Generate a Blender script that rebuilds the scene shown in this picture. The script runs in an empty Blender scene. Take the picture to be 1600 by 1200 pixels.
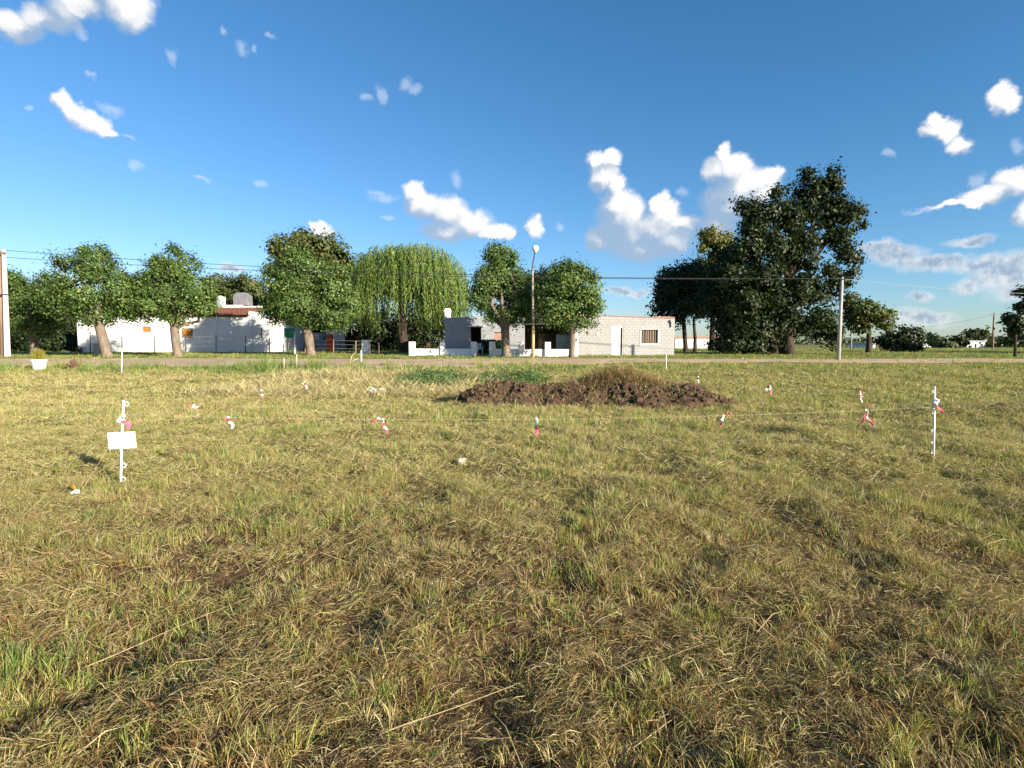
import bpy, math, random
import numpy as np

random.seed(7)
RNG = np.random.default_rng(11)
scene = bpy.context.scene
COL = scene.collection
R = math.radians

# ------------------------------------------------------------------ camera
F_PX, IMG_W, IMG_H = 850.0, 1600.0, 1200.0
EYE = 1.55
TILT = math.atan(63.0 / F_PX)
cd = bpy.data.cameras.new("camera")
cam = bpy.data.objects.new("camera", cd)
COL.objects.link(cam)
cam.location = (0, 0, EYE)
cam.rotation_euler = (R(90) - TILT, 0, 0)
cd.sensor_width = 36.0
cd.lens = 36.0 * F_PX / IMG_W
cd.clip_start = 0.05
cd.clip_end = 9000
scene.camera = cam

# ------------------------------------------------------------------ light
SUN_EL = R(16.5)
SUN_DIR = np.array([0.77, -0.64, 0.0]); SUN_DIR /= np.linalg.norm(SUN_DIR)
sun_az = math.atan2(SUN_DIR[0], SUN_DIR[1])          # clockwise from +Y
to_sun = np.array([SUN_DIR[0]*math.cos(SUN_EL), SUN_DIR[1]*math.cos(SUN_EL), math.sin(SUN_EL)])
sl = bpy.data.lights.new("sun", 'SUN')
sl.energy = 5.0
sl.angle = R(0.55)
sl.color = (1.0, 0.90, 0.74)
so = bpy.data.objects.new("sun", sl)
COL.objects.link(so)
from mathutils import Vector
so.rotation_euler = Vector(to_sun).to_track_quat('Z', 'Y').to_euler()
so.location = (20, -20, 30)

scene.view_settings.view_transform = 'Standard'
scene.view_settings.look = 'None'
scene.view_settings.exposure = 1.3
scene.view_settings.gamma = 1.0
scene.view_settings.use_curve_mapping = False
scene.render.engine = 'CYCLES'
scene.cycles.max_bounces = 6
scene.cycles.diffuse_bounces = 3
scene.cycles.transmission_bounces = 4
scene.cycles.transparent_max_bounces = 8
scene.cycles.use_denoising = True

# ------------------------------------------------------------------ projection helpers (photo pixel -> world)
CT, ST = math.cos(TILT), math.sin(TILT)
def pdir(px, py):
    u = (px - 800.0) / F_PX; v = (600.0 - py) / F_PX
    return np.array([u, CT + v*ST, -ST + v*CT])
def P(px, py, Y):
    d = pdir(px, py)
    t = Y / d[1]
    return np.array([d[0]*t, Y, EYE + d[2]*t])
def zpx(py, Y): return P(800, py, Y)[2]
def xpx(px, Y): return P(px, 540, Y)[0]
def smooth(a, b, x):
    t = np.clip((x - a) / (b - a), 0, 1)
    return t*t*(3 - 2*t)

def _hash(ix, iy, seed):
    n = (ix.astype(np.int64)*374761393 + iy.astype(np.int64)*668265263 + seed*982451653) & 0x7fffffff
    n = ((n ^ (n >> 13)) * 1274126177) & 0x7fffffff
    n = n ^ (n >> 16)
    return (n & 0xffff) / 65535.0
def vnoise(x, y, scale, seed=0):
    x = np.asarray(x, float)/scale + 1000.3; y = np.asarray(y, float)/scale + 1000.7
    ix, iy = np.floor(x), np.floor(y)
    fx, fy = x-ix, y-iy
    fx = fx*fx*(3-2*fx); fy = fy*fy*(3-2*fy)
    a = _hash(ix, iy, seed); b = _hash(ix+1, iy, seed); c = _hash(ix, iy+1, seed); d = _hash(ix+1, iy+1, seed)
    return (a*(1-fx)+b*fx)*(1-fy) + (c*(1-fx)+d*fx)*fy
def fbm(x, y, scale, seed=0, oct=3):
    s = 0; a = 0.5; n = 0
    for k in range(oct):
        s = s + a*vnoise(x, y, scale/(2**k), seed+17*k); n += a; a *= 0.5
    return s/n

def H(x, y):
    """height of the terrain"""
    x = np.asarray(x, float); y = np.asarray(y, float)
    base = 0.65*smooth(15, 36, y) + 0.12*smooth(36, 52, y)
    amp = 1 - smooth(20, 30, y)
    fade = smooth(0, 3, 60 - y)
    b = amp*((vnoise(x, y, 0.9, 3)-.5)*0.10 + (vnoise(x, y, 0.36, 5)-.5)*0.08 + (vnoise(x, y, 3.5, 4)-.5)*0.06)
    b = b + fade*(1-amp)*((vnoise(x, y, 4.0, 6)-.5)*0.05)
    # low ruts and a ridge of turned soil at the right
    rut = np.exp(-((y-(11.2-0.18*(x-8.5)))/0.55)**2)*smooth(7.2, 8.6, x)
    b = b + rut*0.16
    return base + b
def Hs(x, y): return float(H(np.array([x]), np.array([y]))[0])
def G(px, py):
    d = pdir(px, py)
    lo = None; prev = 0.5
    t = 1.0
    while t < 900:
        p = d*t
        if EYE + p[2] < Hs(p[0], p[1]):
            a, b = prev, t
            for _ in range(30):
                m = (a+b)/2; q = d*m
                if EYE + q[2] < Hs(q[0], q[1]): b = m
                else: a = m
            q = d*b
            return np.array([q[0], q[1], Hs(q[0], q[1])])
        prev = t; t *= 1.01
    q = d*300
    return np.array([q[0], q[1], Hs(q[0], q[1])])

# ------------------------------------------------------------------ materials
def new_mat(name):
    m = bpy.data.materials.new(name); m.use_nodes = True
    nt = m.node_tree; nt.nodes.clear()
    out = nt.nodes.new('ShaderNodeOutputMaterial')
    return m, nt, out
def N(nt, t, **kw):
    n = nt.nodes.new(t)
    for k, v in kw.items(): setattr(n, k, v)
    return n
def rough_mat(name, c1, c2, scale=3.0, rough=0.85, bump=0.0, bscale=30.0, c3=None, spec=0.3, detail=6, stretch=None):
    m, nt, out = new_mat(name)
    bs = N(nt, 'ShaderNodeBsdfPrincipled')
    tc = N(nt, 'ShaderNodeTexCoord')
    src = tc.outputs['Object']
    if stretch:
        mp = N(nt, 'ShaderNodeMapping'); mp.inputs['Scale'].default_value = stretch
        nt.links.new(src, mp.inputs[0]); src = mp.outputs[0]
    no = N(nt, 'ShaderNodeTexNoise'); no.inputs['Scale'].default_value = scale; no.inputs['Detail'].default_value = detail
    no.inputs['Roughness'].default_value = 0.65
    nt.links.new(src, no.inputs['Vector'])
    cr = N(nt, 'ShaderNodeValToRGB')
    cr.color_ramp.elements[0].position = 0.32; cr.color_ramp.elements[1].position = 0.68
    cr.color_ramp.elements[0].color = (*c1, 1); cr.color_ramp.elements[1].color = (*c2, 1)
    if c3:
        e = cr.color_ramp.elements.new(0.82); e.color = (*c3, 1)
    nt.links.new(no.outputs['Fac'], cr.inputs[0])
    nt.links.new(cr.outputs[0], bs.inputs['Base Color'])
    bs.inputs['Roughness'].default_value = rough
    bs.inputs['Specular IOR Level'].default_value = spec
    if bump:
        n2 = N(nt, 'ShaderNodeTexNoise'); n2.inputs['Scale'].default_value = bscale; n2.inputs['Detail'].default_value = 5
        nt.links.new(src, n2.inputs['Vector'])
        bp = N(nt, 'ShaderNodeBump'); bp.inputs['Strength'].default_value = bump; bp.inputs['Distance'].default_value = 0.02
        nt.links.new(n2.outputs['Fac'], bp.inputs['Height'])
        nt.links.new(bp.outputs[0], bs.inputs['Normal'])
    nt.links.new(bs.outputs[0], out.inputs[0])
    return m
def leaf_mat(name, trans=0.35, tint=(1.1, 1.15, 0.6), gloss=0.02):
    """diffuse + translucent leaf that takes its own colour from the face attribute 'col'"""
    m, nt, out = new_mat(name)
    at = N(nt, 'ShaderNodeAttribute'); at.attribute_name = 'col'
    df = N(nt, 'ShaderNodeBsdfDiffuse'); tr = N(nt, 'ShaderNodeBsdfTranslucent')
    mu = N(nt, 'ShaderNodeVectorMath', operation='MULTIPLY'); mu.inputs[1].default_value = tint
    nt.links.new(at.outputs['Color'], df.inputs[0])
    nt.links.new(at.outputs['Color'], mu.inputs[0]); nt.links.new(mu.outputs[0], tr.inputs[0])
    mx = N(nt, 'ShaderNodeMixShader'); mx.inputs[0].default_value = trans
    nt.links.new(df.outputs[0], mx.inputs[1]); nt.links.new(tr.outputs[0], mx.inputs[2])
    gl = N(nt, 'ShaderNodeBsdfGlossy'); gl.inputs['Roughness'].default_value = 0.45
    m2 = N(nt, 'ShaderNodeMixShader'); m2.inputs[0].default_value = gloss
    nt.links.new(mx.outputs[0], m2.inputs[1]); nt.links.new(gl.outputs[0], m2.inputs[2])
    nt.links.new(m2.outputs[0], out.inputs[0])
    return m

M = {}
M['white_wall'] = rough_mat('white_limewash', (0.60,0.585,0.55), (0.80,0.79,0.76), 1.0, 0.9, 0.3, 14, (0.83,0.82,0.79), stretch=(1,1,0.4))
M['white_low'] = rough_mat('white_painted_brick', (0.70,0.69,0.66), (0.84,0.83,0.80), 2.4, 0.85, 0.3, 18)
M['grey_block'] = rough_mat('grey_concrete_block', (0.32,0.313,0.30), (0.385,0.375,0.36), 1.2, 0.95, 0.5, 60, (0.41,0.40,0.385))
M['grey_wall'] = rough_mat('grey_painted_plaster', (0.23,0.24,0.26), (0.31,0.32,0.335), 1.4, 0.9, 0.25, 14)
M['mortar'] = rough_mat('block_mortar', (0.35,0.345,0.33), (0.41,0.405,0.39), 2, 0.95)
M['brick'] = rough_mat('red_brick', (0.27,0.13,0.095), (0.40,0.235,0.175), 5, 0.9, 0.4, 40)
M['tile'] = rough_mat('roof_tile_clay', (0.15,0.058,0.040), (0.25,0.115,0.078), 2, 0.85, 0.3, 30)
M['concrete'] = rough_mat('pole_concrete', (0.30,0.29,0.27), (0.43,0.41,0.38), 1.5, 0.9, 0.3, 30, stretch=(1,1,0.25))
M['oldwood'] = rough_mat('weathered_wood', (0.16,0.10,0.07), (0.30,0.21,0.15), 6, 0.9, 0.3, 40, stretch=(1,1,0.1))
M['palewood'] = rough_mat('dry_stick_wood', (0.40,0.32,0.20), (0.58,0.48,0.32), 8, 0.9, 0.2, 60, stretch=(1,1,0.15))
M['darkpost'] = rough_mat('dark_iron_post', (0.03,0.03,0.035), (0.07,0.06,0.06), 8, 0.7)
M['bark'] = rough_mat('mulberry_bark', (0.10,0.078,0.058), (0.23,0.18,0.135), 5, 0.95, 1.0, 16, stretch=(1,1,0.35))
M['darkbark'] = rough_mat('dark_bark', (0.030,0.022,0.016), (0.075,0.054,0.038), 4, 0.95, 0.8, 14, stretch=(1,1,0.3))
M['door_white'] = rough_mat('white_door_paint', (0.76,0.75,0.72), (0.82,0.81,0.78), 2, 0.5)
M['cream'] = rough_mat('cream_panel', (0.62,0.57,0.45), (0.72,0.67,0.55), 3, 0.6)
M['frame_white'] = rough_mat('pale_window_frame', (0.62,0.58,0.52), (0.74,0.70,0.64), 4, 0.6)
M['orange_wood'] = rough_mat('varnished_shutter', (0.40,0.16,0.03), (0.55,0.26,0.06), 4, 0.5, stretch=(6,1,0.6))
M['dark_gap'] = rough_mat('dark_interior', (0.012,0.012,0.012), (0.03,0.028,0.025), 2, 0.9)
M['green_grey'] = rough_mat('grey_green_metal', (0.20,0.23,0.21), (0.29,0.32,0.29), 2, 0.6)
M['teal'] = rough_mat('teal_plastic', (0.02,0.22,0.16), (0.03,0.30,0.21), 3, 0.45)
M['tank_grey'] = rough_mat('tank_fibre_cement', (0.30,0.30,0.32), (0.42,0.42,0.43), 2, 0.9)
M['tank_shaded'] = rough_mat('tank_fibre_shaded', (0.13,0.13,0.145), (0.20,0.20,0.215), 2, 0.9)  # darker tank grey, tree shade put into the colour
M['tank_pale'] = rough_mat('tank_pale_green', (0.26,0.34,0.28), (0.46,0.53,0.46), 4, 0.7)
M['red'] = rough_mat('red_metal', (0.38,0.035,0.02), (0.50,0.06,0.03), 4, 0.5)
M['blue_grey'] = rough_mat('faded_blue_grey_panel', (0.20,0.26,0.33), (0.32,0.38,0.44), 3, 0.7)
M['plastic_white'] = rough_mat('white_plastic', (0.78,0.78,0.76), (0.84,0.84,0.82), 6, 0.35)
M['tape_white'] = rough_mat('tape_white', (0.74,0.72,0.74), (0.82,0.80,0.82), 12, 0.4)
M['tape_red'] = rough_mat('tape_red', (0.50,0.055,0.09), (0.62,0.12,0.18), 12, 0.4)
M['rope'] = rough_mat('pale_string', (0.38,0.32,0.19), (0.54,0.46,0.29), 30, 0.9)
M['wire'] = rough_mat('black_cable', (0.02,0.02,0.02), (0.04,0.04,0.04), 4, 0.6)
M['wire_grey'] = rough_mat('galvanised_wire', (0.25,0.25,0.25), (0.35,0.35,0.35), 4, 0.5)
M['paintpole'] = rough_mat('ochre_painted_steel', (0.36,0.26,0.12), (0.46,0.34,0.17), 3, 0.6)
M['greypole'] = rough_mat('mottled_grey_pole', (0.05,0.05,0.045), (0.50,0.46,0.38), 1.1, 0.8, stretch=(0.3,0.3,1.0))
M['glass_lamp'] = rough_mat('opal_glass', (0.80,0.79,0.75), (0.86,0.85,0.82), 3, 0.25, spec=0.5)
M['stone'] = rough_mat('pale_stone', (0.46,0.40,0.33), (0.62,0.56,0.48), 12, 0.9, 0.5, 60)
M['concrete_pot'] = rough_mat('planter_concrete', (0.50,0.48,0.44), (0.64,0.62,0.58), 4, 0.9, 0.4, 30)
M['dirt'] = rough_mat('turned_soil', (0.050,0.031,0.021), (0.130,0.084,0.057), 6, 1.0, 1.0, 45, (0.24,0.175,0.118), spec=0.05)
M['straw'] = rough_mat('straw_stalk', (0.30,0.225,0.115), (0.46,0.36,0.20), 14, 0.8)
M['curtain'] = rough_mat('striped_curtain', (0.06,0.04,0.028), (0.26,0.21,0.16), 1.0, 0.9, detail=0, stretch=(11,0.01,0.01))
M['plastic_bag'] = rough_mat('crumpled_white_plastic', (0.62,0.62,0.62), (0.78,0.78,0.78), 8, 0.4)
M['leaf_mulberry'] = leaf_mat('mulberry_leaf', 0.25)
M['leaf_dark'] = leaf_mat('dark_leaf', 0.22, gloss=0.02)
M['leaf_willow'] = leaf_mat('willow_leaf', 0.40)
M['blade'] = leaf_mat('grass_blade', 0.30, tint=(1.05, 1.05, 0.75), gloss=0.015)

# ------------------------------------------------------------------ mesh helpers
class MB:
    def __init__(s): s.v = []; s.f = []; s.m = []; s.mi = 0
    def add(s, vs, fs):
        o = len(s.v); s.v += [tuple(map(float, v)) for v in vs]
        for f in fs: s.f.append(tuple(o+i for i in f)); s.m.append(s.mi)
        return s
    def box(s, x0, x1, y0, y1, z0, z1):
        return s.add([(x0,y0,z0),(x1,y0,z0),(x1,y1,z0),(x0,y1,z0),(x0,y0,z1),(x1,y0,z1),(x1,y1,z1),(x0,y1,z1)],
                     [(3,2,1,0),(4,5,6,7),(0,1,5,4),(1,2,6,5),(2,3,7,6),(3,0,4,7)])
    def obox(s, c, ax, hx, hy, z0, z1, tz=0.0):
        """box turned in plan: ax = unit x direction"""
        ax = np.array([ax[0], ax[1]]); ay = np.array([-ax[1], ax[0]])
        vs = []
        for z, t in ((z0, 1.0), (z1, 1.0-tz)):
            for a, b in ((-1,-1),(1,-1),(1,1),(-1,1)):
                q = np.array(c[:2]) + ax*hx*a*t + ay*hy*b*t
                vs.append((q[0], q[1], z))
        return s.add(vs, [(3,2,1,0),(4,5,6,7),(0,1,5,4),(1,2,6,5),(2,3,7,6),(3,0,4,7)])
    def prism(s, poly, y0, y1):
        """x-z outline pushed from y0 to y1"""
        n = len(poly)
        vs = [(x, y0, z) for x, z in poly] + [(x, y1, z) for x, z in poly]
        fs = [tuple(range(n)), tuple(range(2*n-1, n-1, -1))]
        for i in range(n):
            j = (i+1) % n
            fs.append((i, i+n, j+n, j))
        return s.add(vs, fs)
    def tube(s, pts, rad, seg=8, cap=True):
        pts = [np.array(p, float) for p in pts]
        n = len(pts)
        if np.isscalar(rad): rad = [rad]*n
        o = []
        up = np.array([0.13, 0.27, 0.95])
        for i in range(n):
            t = pts[min(i+1, n-1)] - pts[max(i-1, 0)]
            t = t/(np.linalg.norm(t)+1e-9)
            a = np.cross(t, up if abs(t@up) < 0.93 else np.array([1.0, 0.1, 0])); a /= np.linalg.norm(a)
            b = np.cross(t, a)
            for k in range(seg):
                th = 2*math.pi*k/seg
                o.append(pts[i] + rad[i]*(math.cos(th)*a + math.sin(th)*b))
        fs = []
        for i in range(n-1):
            for k in range(seg):
                k2 = (k+1) % seg
                fs.append((i*seg+k, i*seg+k2, (i+1)*seg+k2, (i+1)*seg+k))
        if cap:
            fs.append(tuple(range(seg-1, -1, -1))); fs.append(tuple(range((n-1)*seg, n*seg)))
        return s.add(o, fs)
    def lathe(s, c, prof, seg=20):
        vs = []; fs = []
        for r, z in prof:
            for k in range(seg):
                th = 2*math.pi*k/seg
                vs.append((c[0]+r*math.cos(th), c[1]+r*math.sin(th), c[2]+z))
        for i in range(len(prof)-1):
            for k in range(seg):
                k2 = (k+1) % seg
                fs.append((i*seg+k, i*seg+k2, (i+1)*seg+k2, (i+1)*seg+k))
        fs.append(tuple(range(seg-1, -1, -1))); fs.append(tuple(range((len(prof)-1)*seg, len(prof)*seg)))
        return s.add(vs, fs)
    def lump(s, c, rx, ry, rz, seed=0, seg=8, rings=5, jit=0.25):
        rn = random.Random(seed); vs = []; fs = []
        vs.append((c[0], c[1], c[2]-rz))
        for i in range(1, rings):
            ph = -math.pi/2 + math.pi*i/rings
            for k in range(seg):
                th = 2*math.pi*k/seg; j = 1 + rn.uniform(-jit, jit)
                vs.append((c[0]+rx*j*math.cos(ph)*math.cos(th), c[1]+ry*j*math.cos(ph)*math.sin(th), c[2]+rz*j*math.sin(ph)))
        vs.append((c[0], c[1], c[2]+rz*(1+rn.uniform(-jit, jit))))
        for k in range(seg):
            fs.append((0, 1+(k+1) % seg, 1+k))
        for i in range(rings-2):
            for k in range(seg):
                k2 = (k+1) % seg; a = 1+i*seg
                fs.append((a+k, a+k2, a+seg+k2, a+seg+k))
        a = 1+(rings-2)*seg; top = len(vs)-1
        for k in range(seg):
            fs.append((a+k, a+(k+1) % seg, top))
        return s.add(vs, fs)
    def build(s, name, mats, parent=None, smooth=False, bevel=0):
        if not isinstance(mats, (list, tuple)): mats = [mats]
        org = np.array(ORG.get(parent.name, (0,0,0))) if parent else np.zeros(3)
        if parent is None and s.v:
            a = np.array(s.v); org = np.array([(a[:,0].min()+a[:,0].max())/2, (a[:,1].min()+a[:,1].max())/2, a[:,2].min()])
        me = bpy.data.meshes.new(name)
        me.from_pydata([tuple(np.array(v)-org) for v in s.v], [], s.f)
        for m in mats: me.materials.append(m)
        if len(mats) > 1: me.polygons.foreach_set('material_index', s.m)
        if smooth: me.polygons.foreach_set('use_smooth', [True]*len(me.polygons))
        me.update()
        o = bpy.data.objects.new(name, me); COL.objects.link(o)
        if parent: o.parent = parent
        else: o.location = tuple(org)
        ORG[o.name] = tuple(org)
        if bevel:
            b = o.modifiers.new('bevel', 'BEVEL'); b.width = bevel; b.segments = 2; b.limit_method = 'ANGLE'
        return o
ORG = {}
def thing(name, loc, label, cat, group=None):
    o = bpy.data.objects.new(name, None); COL.objects.link(o)
    o.location = tuple(map(float, loc)); o.empty_display_size = 0.2
    ORG[o.name] = tuple(map(float, loc))
    return tag(o, label, cat, group)
def tag(o, label, cat, group=None, kind=None):
    o['label'] = label; o['category'] = cat
    if group: o['group'] = group
    if kind: o['kind'] = kind
    return o
def fast_mesh(name, verts, loops, starts, totals, mat, fcol=None, parent=None, loc=None):
    me = bpy.data.meshes.new(name)
    verts = np.asarray(verts, np.float32)
    if parent is not None: verts = verts - np.array(ORG[parent.name], np.float32)
    elif loc is not None: verts = verts - np.array(loc, np.float32)
    me.vertices.add(len(verts)); me.vertices.foreach_set('co', verts.ravel())
    me.loops.add(len(loops)); me.loops.foreach_set('vertex_index', np.asarray(loops, np.int32))
    me.polygons.add(len(starts)); me.polygons.foreach_set('loop_start', np.asarray(starts, np.int32))
    try: me.polygons.foreach_set('loop_total', np.asarray(totals, np.int32))
    except Exception: pass
    me.update(calc_edges=True)
    if fcol is not None:
        at = me.attributes.new('col', 'FLOAT_COLOR', 'FACE')
        c = np.ones((len(starts), 4), np.float32); c[:, :3] = fcol
        at.data.foreach_set('color', c.ravel())
    me.materials.append(mat)
    o = bpy.data.objects.new(name, me); COL.objects.link(o)
    if parent is not None: o.parent = parent
    elif loc is not None: o.location = tuple(map(float, loc))
    return o
def norm(a): return a/(np.linalg.norm(a, axis=-1, keepdims=True)+1e-9)

def quads_mesh(name, c, nrm, size, aspect, col, mat, parent, axis=None):
    """one kite-shaped leaf per centre"""
    n = len(c)
    nrm = norm(nrm)
    if axis is None: axis = RNG.normal(size=(n, 3))
    a = norm(axis - nrm*np.sum(axis*nrm, 1, keepdims=True)); b = np.cross(nrm, a)
    size = np.asarray(size).reshape(-1, 1)
    v = np.empty((n, 4, 3))
    v[:,0] = c - a*size; v[:,1] = c + b*size*aspect - a*size*0.1
    v[:,2] = c + a*size; v[:,3] = c - b*size*aspect - a*size*0.1
    lo = np.arange(n*4)
    return fast_mesh(name, v.reshape(-1, 3), lo, np.arange(n)*4, np.full(n, 4), mat, col, parent)

# ------------------------------------------------------------------ sky: Nishita with drifting cumulus
def build_world():
    w = bpy.data.worlds.new("World"); scene.world = w; w.use_nodes = True
    nt = w.node_tree; nt.nodes.clear(); L = nt.links
    out = N(nt, 'ShaderNodeOutputWorld'); bg = N(nt, 'ShaderNodeBackground')
    bg.inputs['Strength'].default_value = 0.11
    L.new(bg.outputs[0], out.inputs[0])
    sky = N(nt, 'ShaderNodeTexSky'); sky.sky_type = 'NISHITA'; sky.sun_disc = False
    sky.sun_elevation = SUN_EL; sky.sun_rotation = sun_az
    sky.air_density = 1.0; sky.dust_density = 0.3; sky.ozone_density = 2.2
    def math2(op, a, b, clamp=False):
        n = N(nt, 'ShaderNodeMath', operation=op); n.use_clamp = clamp
        for i, x in enumerate((a, b)):
            if x is None: continue
            if isinstance(x, (int, float)): n.inputs[i].default_value = x
            else: L.new(x, n.inputs[i])
        return n.outputs[0]
    def maprange(x, a, b, c, d, sm=True):
        n = N(nt, 'ShaderNodeMapRange'); n.interpolation_type = 'SMOOTHSTEP' if sm else 'LINEAR'
        L.new(x, n.inputs[0])
        for i, q in enumerate((a, b, c, d)): n.inputs[i+1].default_value = q
        return n.outputs[0]
    tc = N(nt, 'ShaderNodeTexCoord'); D = tc.outputs['Generated']
    sp = N(nt, 'ShaderNodeSeparateXYZ'); L.new(D, sp.inputs[0])
    az = math2('ARCTAN2', sp.outputs[0], sp.outputs[1]); el = math2('ARCSINE', sp.outputs[2], None)
    cb = N(nt, 'ShaderNodeCombineXYZ'); L.new(az, cb.inputs[0]); L.new(el, cb.inputs[1])
    base = cb.outputs[0]
    def warp(src, scale, amp, detail):
        no = N(nt, 'ShaderNodeTexNoise'); no.inputs['Scale'].default_value = scale; no.inputs['Detail'].default_value = detail
        no.inputs['Roughness'].default_value = 0.6
        L.new(D, no.inputs['Vector'])
        s = N(nt, 'ShaderNodeVectorMath', operation='SUBTRACT'); L.new(no.outputs['Color'], s.inputs[0]); s.inputs[1].default_value = (0.5, 0.5, 0.5)
        m = N(nt, 'ShaderNodeVectorMath', operation='MULTIPLY_ADD'); L.new(s.outputs[0], m.inputs[0])
        m.inputs[1].default_value = (amp, amp, 0); L.new(src, m.inputs[2])
        return m.outputs[0]
    wp = warp(base, 24, 0.040, 5)
    def ae(px, py):
        d = pdir(px, py); d = d/np.linalg.norm(d)
        return math.atan2(d[0], d[1]), math.asin(d[2])
    def field(vec, blobs, sm=0.28):
        res = None
        for px, py, rx, ry in blobs:
            a0, e0 = ae(px, py)
            ra = abs(ae(px+rx, py)[0]-ae(px-rx, py)[0])/2; rb = abs(ae(px, py+ry)[1]-ae(px, py-ry)[1])/2
            m = N(nt, 'ShaderNodeVectorMath', operation='MULTIPLY_ADD'); L.new(vec, m.inputs[0])
            m.inputs[1].default_value = (1/ra, 1/rb, 0); m.inputs[2].default_value = (-a0/ra, -e0/rb, 0)
            l = N(nt, 'ShaderNodeVectorMath', operation='LENGTH'); L.new(m.outputs[0], l.inputs[0])
            if res is None: res = l.outputs['Value']
            else:
                n = N(nt, 'ShaderNodeMath', operation='SMOOTH_MIN'); L.new(res, n.inputs[0]); L.new(l.outputs['Value'], n.inputs[1])
                n.inputs[2].default_value = sm; res = n.outputs[0]
        return res
    dense = [(30,45,40,22),(70,36,36,22),(100,24,26,20),(125,6,40,18),(192,12,40,32),(178,-12,54,20),
             (92,158,18,14),(115,178,24,17),(140,193,28,18),(160,210,18,9),
             (648,300,17,18),(663,322,28,22),(700,332,32,27),(730,350,36,22),(770,364,34,12),(700,362,42,16),(796,370,12,6),
             (503,358,18,14),(490,352,8,8),(837,356,12,17),
             (934,250,18,16),(957,245,15,13),(945,275,20,22),(963,290,14,18),(962,322,27,28),(988,332,24,26),(1000,368,42,28),
             (1030,313,15,16),(1045,335,25,20),(1068,350,28,17),(1045,375,42,22),(1000,388,52,20),(940,375,27,18),(975,345,38,36),(1020,358,50,32),
             (1130,243,14,16),(1148,262,26,22),(1115,268,18,18),(1165,290,48,26),(1198,275,20,15),(1140,318,44,34),(1120,352,28,26),(1190,302,28,18),
             (1464,190,20,14),(1480,205,22,17),(1502,228,25,15),(1456,206,22,9),(1563,150,22,22),(1572,160,18,16),
             (1590,285,42,22),(1548,305,48,13),(1500,318,46,6),(1600,332,20,20)]
    grey = [(1370,388,32,13),(1400,400,46,15),(1462,410,58,12),(1535,412,60,13),(1592,405,30,14),(1515,378,36,9),
            (1572,432,52,28),(1520,445,30,12),(1592,462,36,13),(1440,463,22,9),(1440,500,48,13),(1400,496,30,11),(980,456,34,8),(360,420,24,8)]
    thin = [(380,70,14,11),(402,76,7,7),(428,60,9,5),(352,48,6,6),(570,152,12,7),(598,148,9,15),(637,132,13,12),(652,142,13,8),
            (48,168,10,5),(214,256,15,8),(318,276,13,4),(715,280,9,15),(605,342,14,5),(145,122,11,6),(1065,300,13,9),(876,352,7,8),
            (600,310,24,10),(588,302,16,7),(170,170,16,12),(123,48,10,16),(1440,328,24,5),(1530,285,12,14),(1590,232,14,12),
            (200,216,20,5),(268,92,9,12),(1385,240,14,8),(410,285,14,8)]
    # fine noise added to the edge
    nf = N(nt, 'ShaderNodeTexNoise'); nf.inputs['Scale'].default_value = 60; nf.inputs['Detail'].default_value = 6; nf.inputs['Roughness'].default_value = 0.62
    L.new(D, nf.inputs['Vector'])
    nz = math2('MULTIPLY', math2('SUBTRACT', nf.outputs['Fac'], 0.5), 0.62)
    off = N(nt, 'ShaderNodeVectorMath', operation='ADD'); L.new(wp, off.inputs[0]); off.inputs[1].default_value = (0.016, 0.020, 0)
    off2 = N(nt, 'ShaderNodeVectorMath', operation='ADD'); L.new(wp, off2.inputs[0]); off2.inputs[1].default_value = (0.022, 0.055, 0)
    d0 = field(wp, dense); d1 = field(off.outputs[0], dense); d2 = field(off2.outputs[0], dense)
    dl = math2('ADD', math2('MULTIPLY', math2('SUBTRACT', d1, d0), 0.75), math2('MULTIPLY', math2('SUBTRACT', math2('MINIMUM', d2, 2.2), d0), 0.40))
    g0 = field(wp, grey, 0.3); t0 = field(wp, thin, 0.2)
    de = math2('ADD', d0, nz)
    a_d = maprange(de, 1.32, 0.66, 0, 1)
    lit = maprange(math2('ADD', dl, math2('MULTIPLY', nz, 0.85)), -0.10, 1.30, 0, 1)
    a_g = math2('MULTIPLY', maprange(math2('ADD', g0, nz), 1.40, 0.35, 0, 1), 0.90)
    a_t = math2('MULTIPLY', maprange(math2('ADD', t0, math2('MULTIPLY', nz, 1.6)), 1.25, 0.2, 0, 1), 0.32)
    # sky tint
    hs = N(nt, 'ShaderNodeVectorMath', operation='MULTIPLY'); L.new(sky.outputs[0], hs.inputs[0]); hs.inputs[1].default_value = SKY_TINT
    sr = N(nt, 'ShaderNodeSeparateXYZ'); L.new(hs.outputs[0], sr.inputs[0])
    cr_ = N(nt, 'ShaderNodeCombineXYZ'); L.new(math2('MULTIPLY', math2('POWER', sr.outputs[0], 1.3), 0.845), cr_.inputs[0])
    L.new(sr.outputs[1], cr_.inputs[1]); L.new(sr.outputs[2], cr_.inputs[2]); hs = cr_
    def mix(fac, a, b):
        n = N(nt, 'ShaderNodeMix'); n.data_type = 'RGBA'
        L.new(fac, n.inputs[0])
        for i, x in ((6, a), (7, b)):
            if isinstance(x, tuple): n.inputs[i].default_value = (*x, 1)
            else: L.new(x, n.inputs[i])
        return n.outputs[2]
    a_d = math2('MULTIPLY', a_d, math2('MULTIPLY_ADD', lit, 0.30))
    a_d.node.inputs[1].links[0].from_node.inputs[2].default_value = 0.82
    c_d = mix(lit, (1.45, 1.9, 2.5), (3.85, 3.82, 3.8))
    glit = maprange(math2('ADD', nf.outputs['Fac'], math2('MULTIPLY', g0, 0.28)), 0.45, 0.85, 0, 1)
    c_g = mix(glit, (1.35, 1.75, 2.3), (3.3, 3.35, 3.4))
    x = mix(a_t, hs.outputs[0], (3.5, 3.7, 4.0))
    x = mix(a_g, x, c_g)
    x = mix(a_d, x, c_d)
    L.new(x, bg.inputs['Color'])
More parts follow.
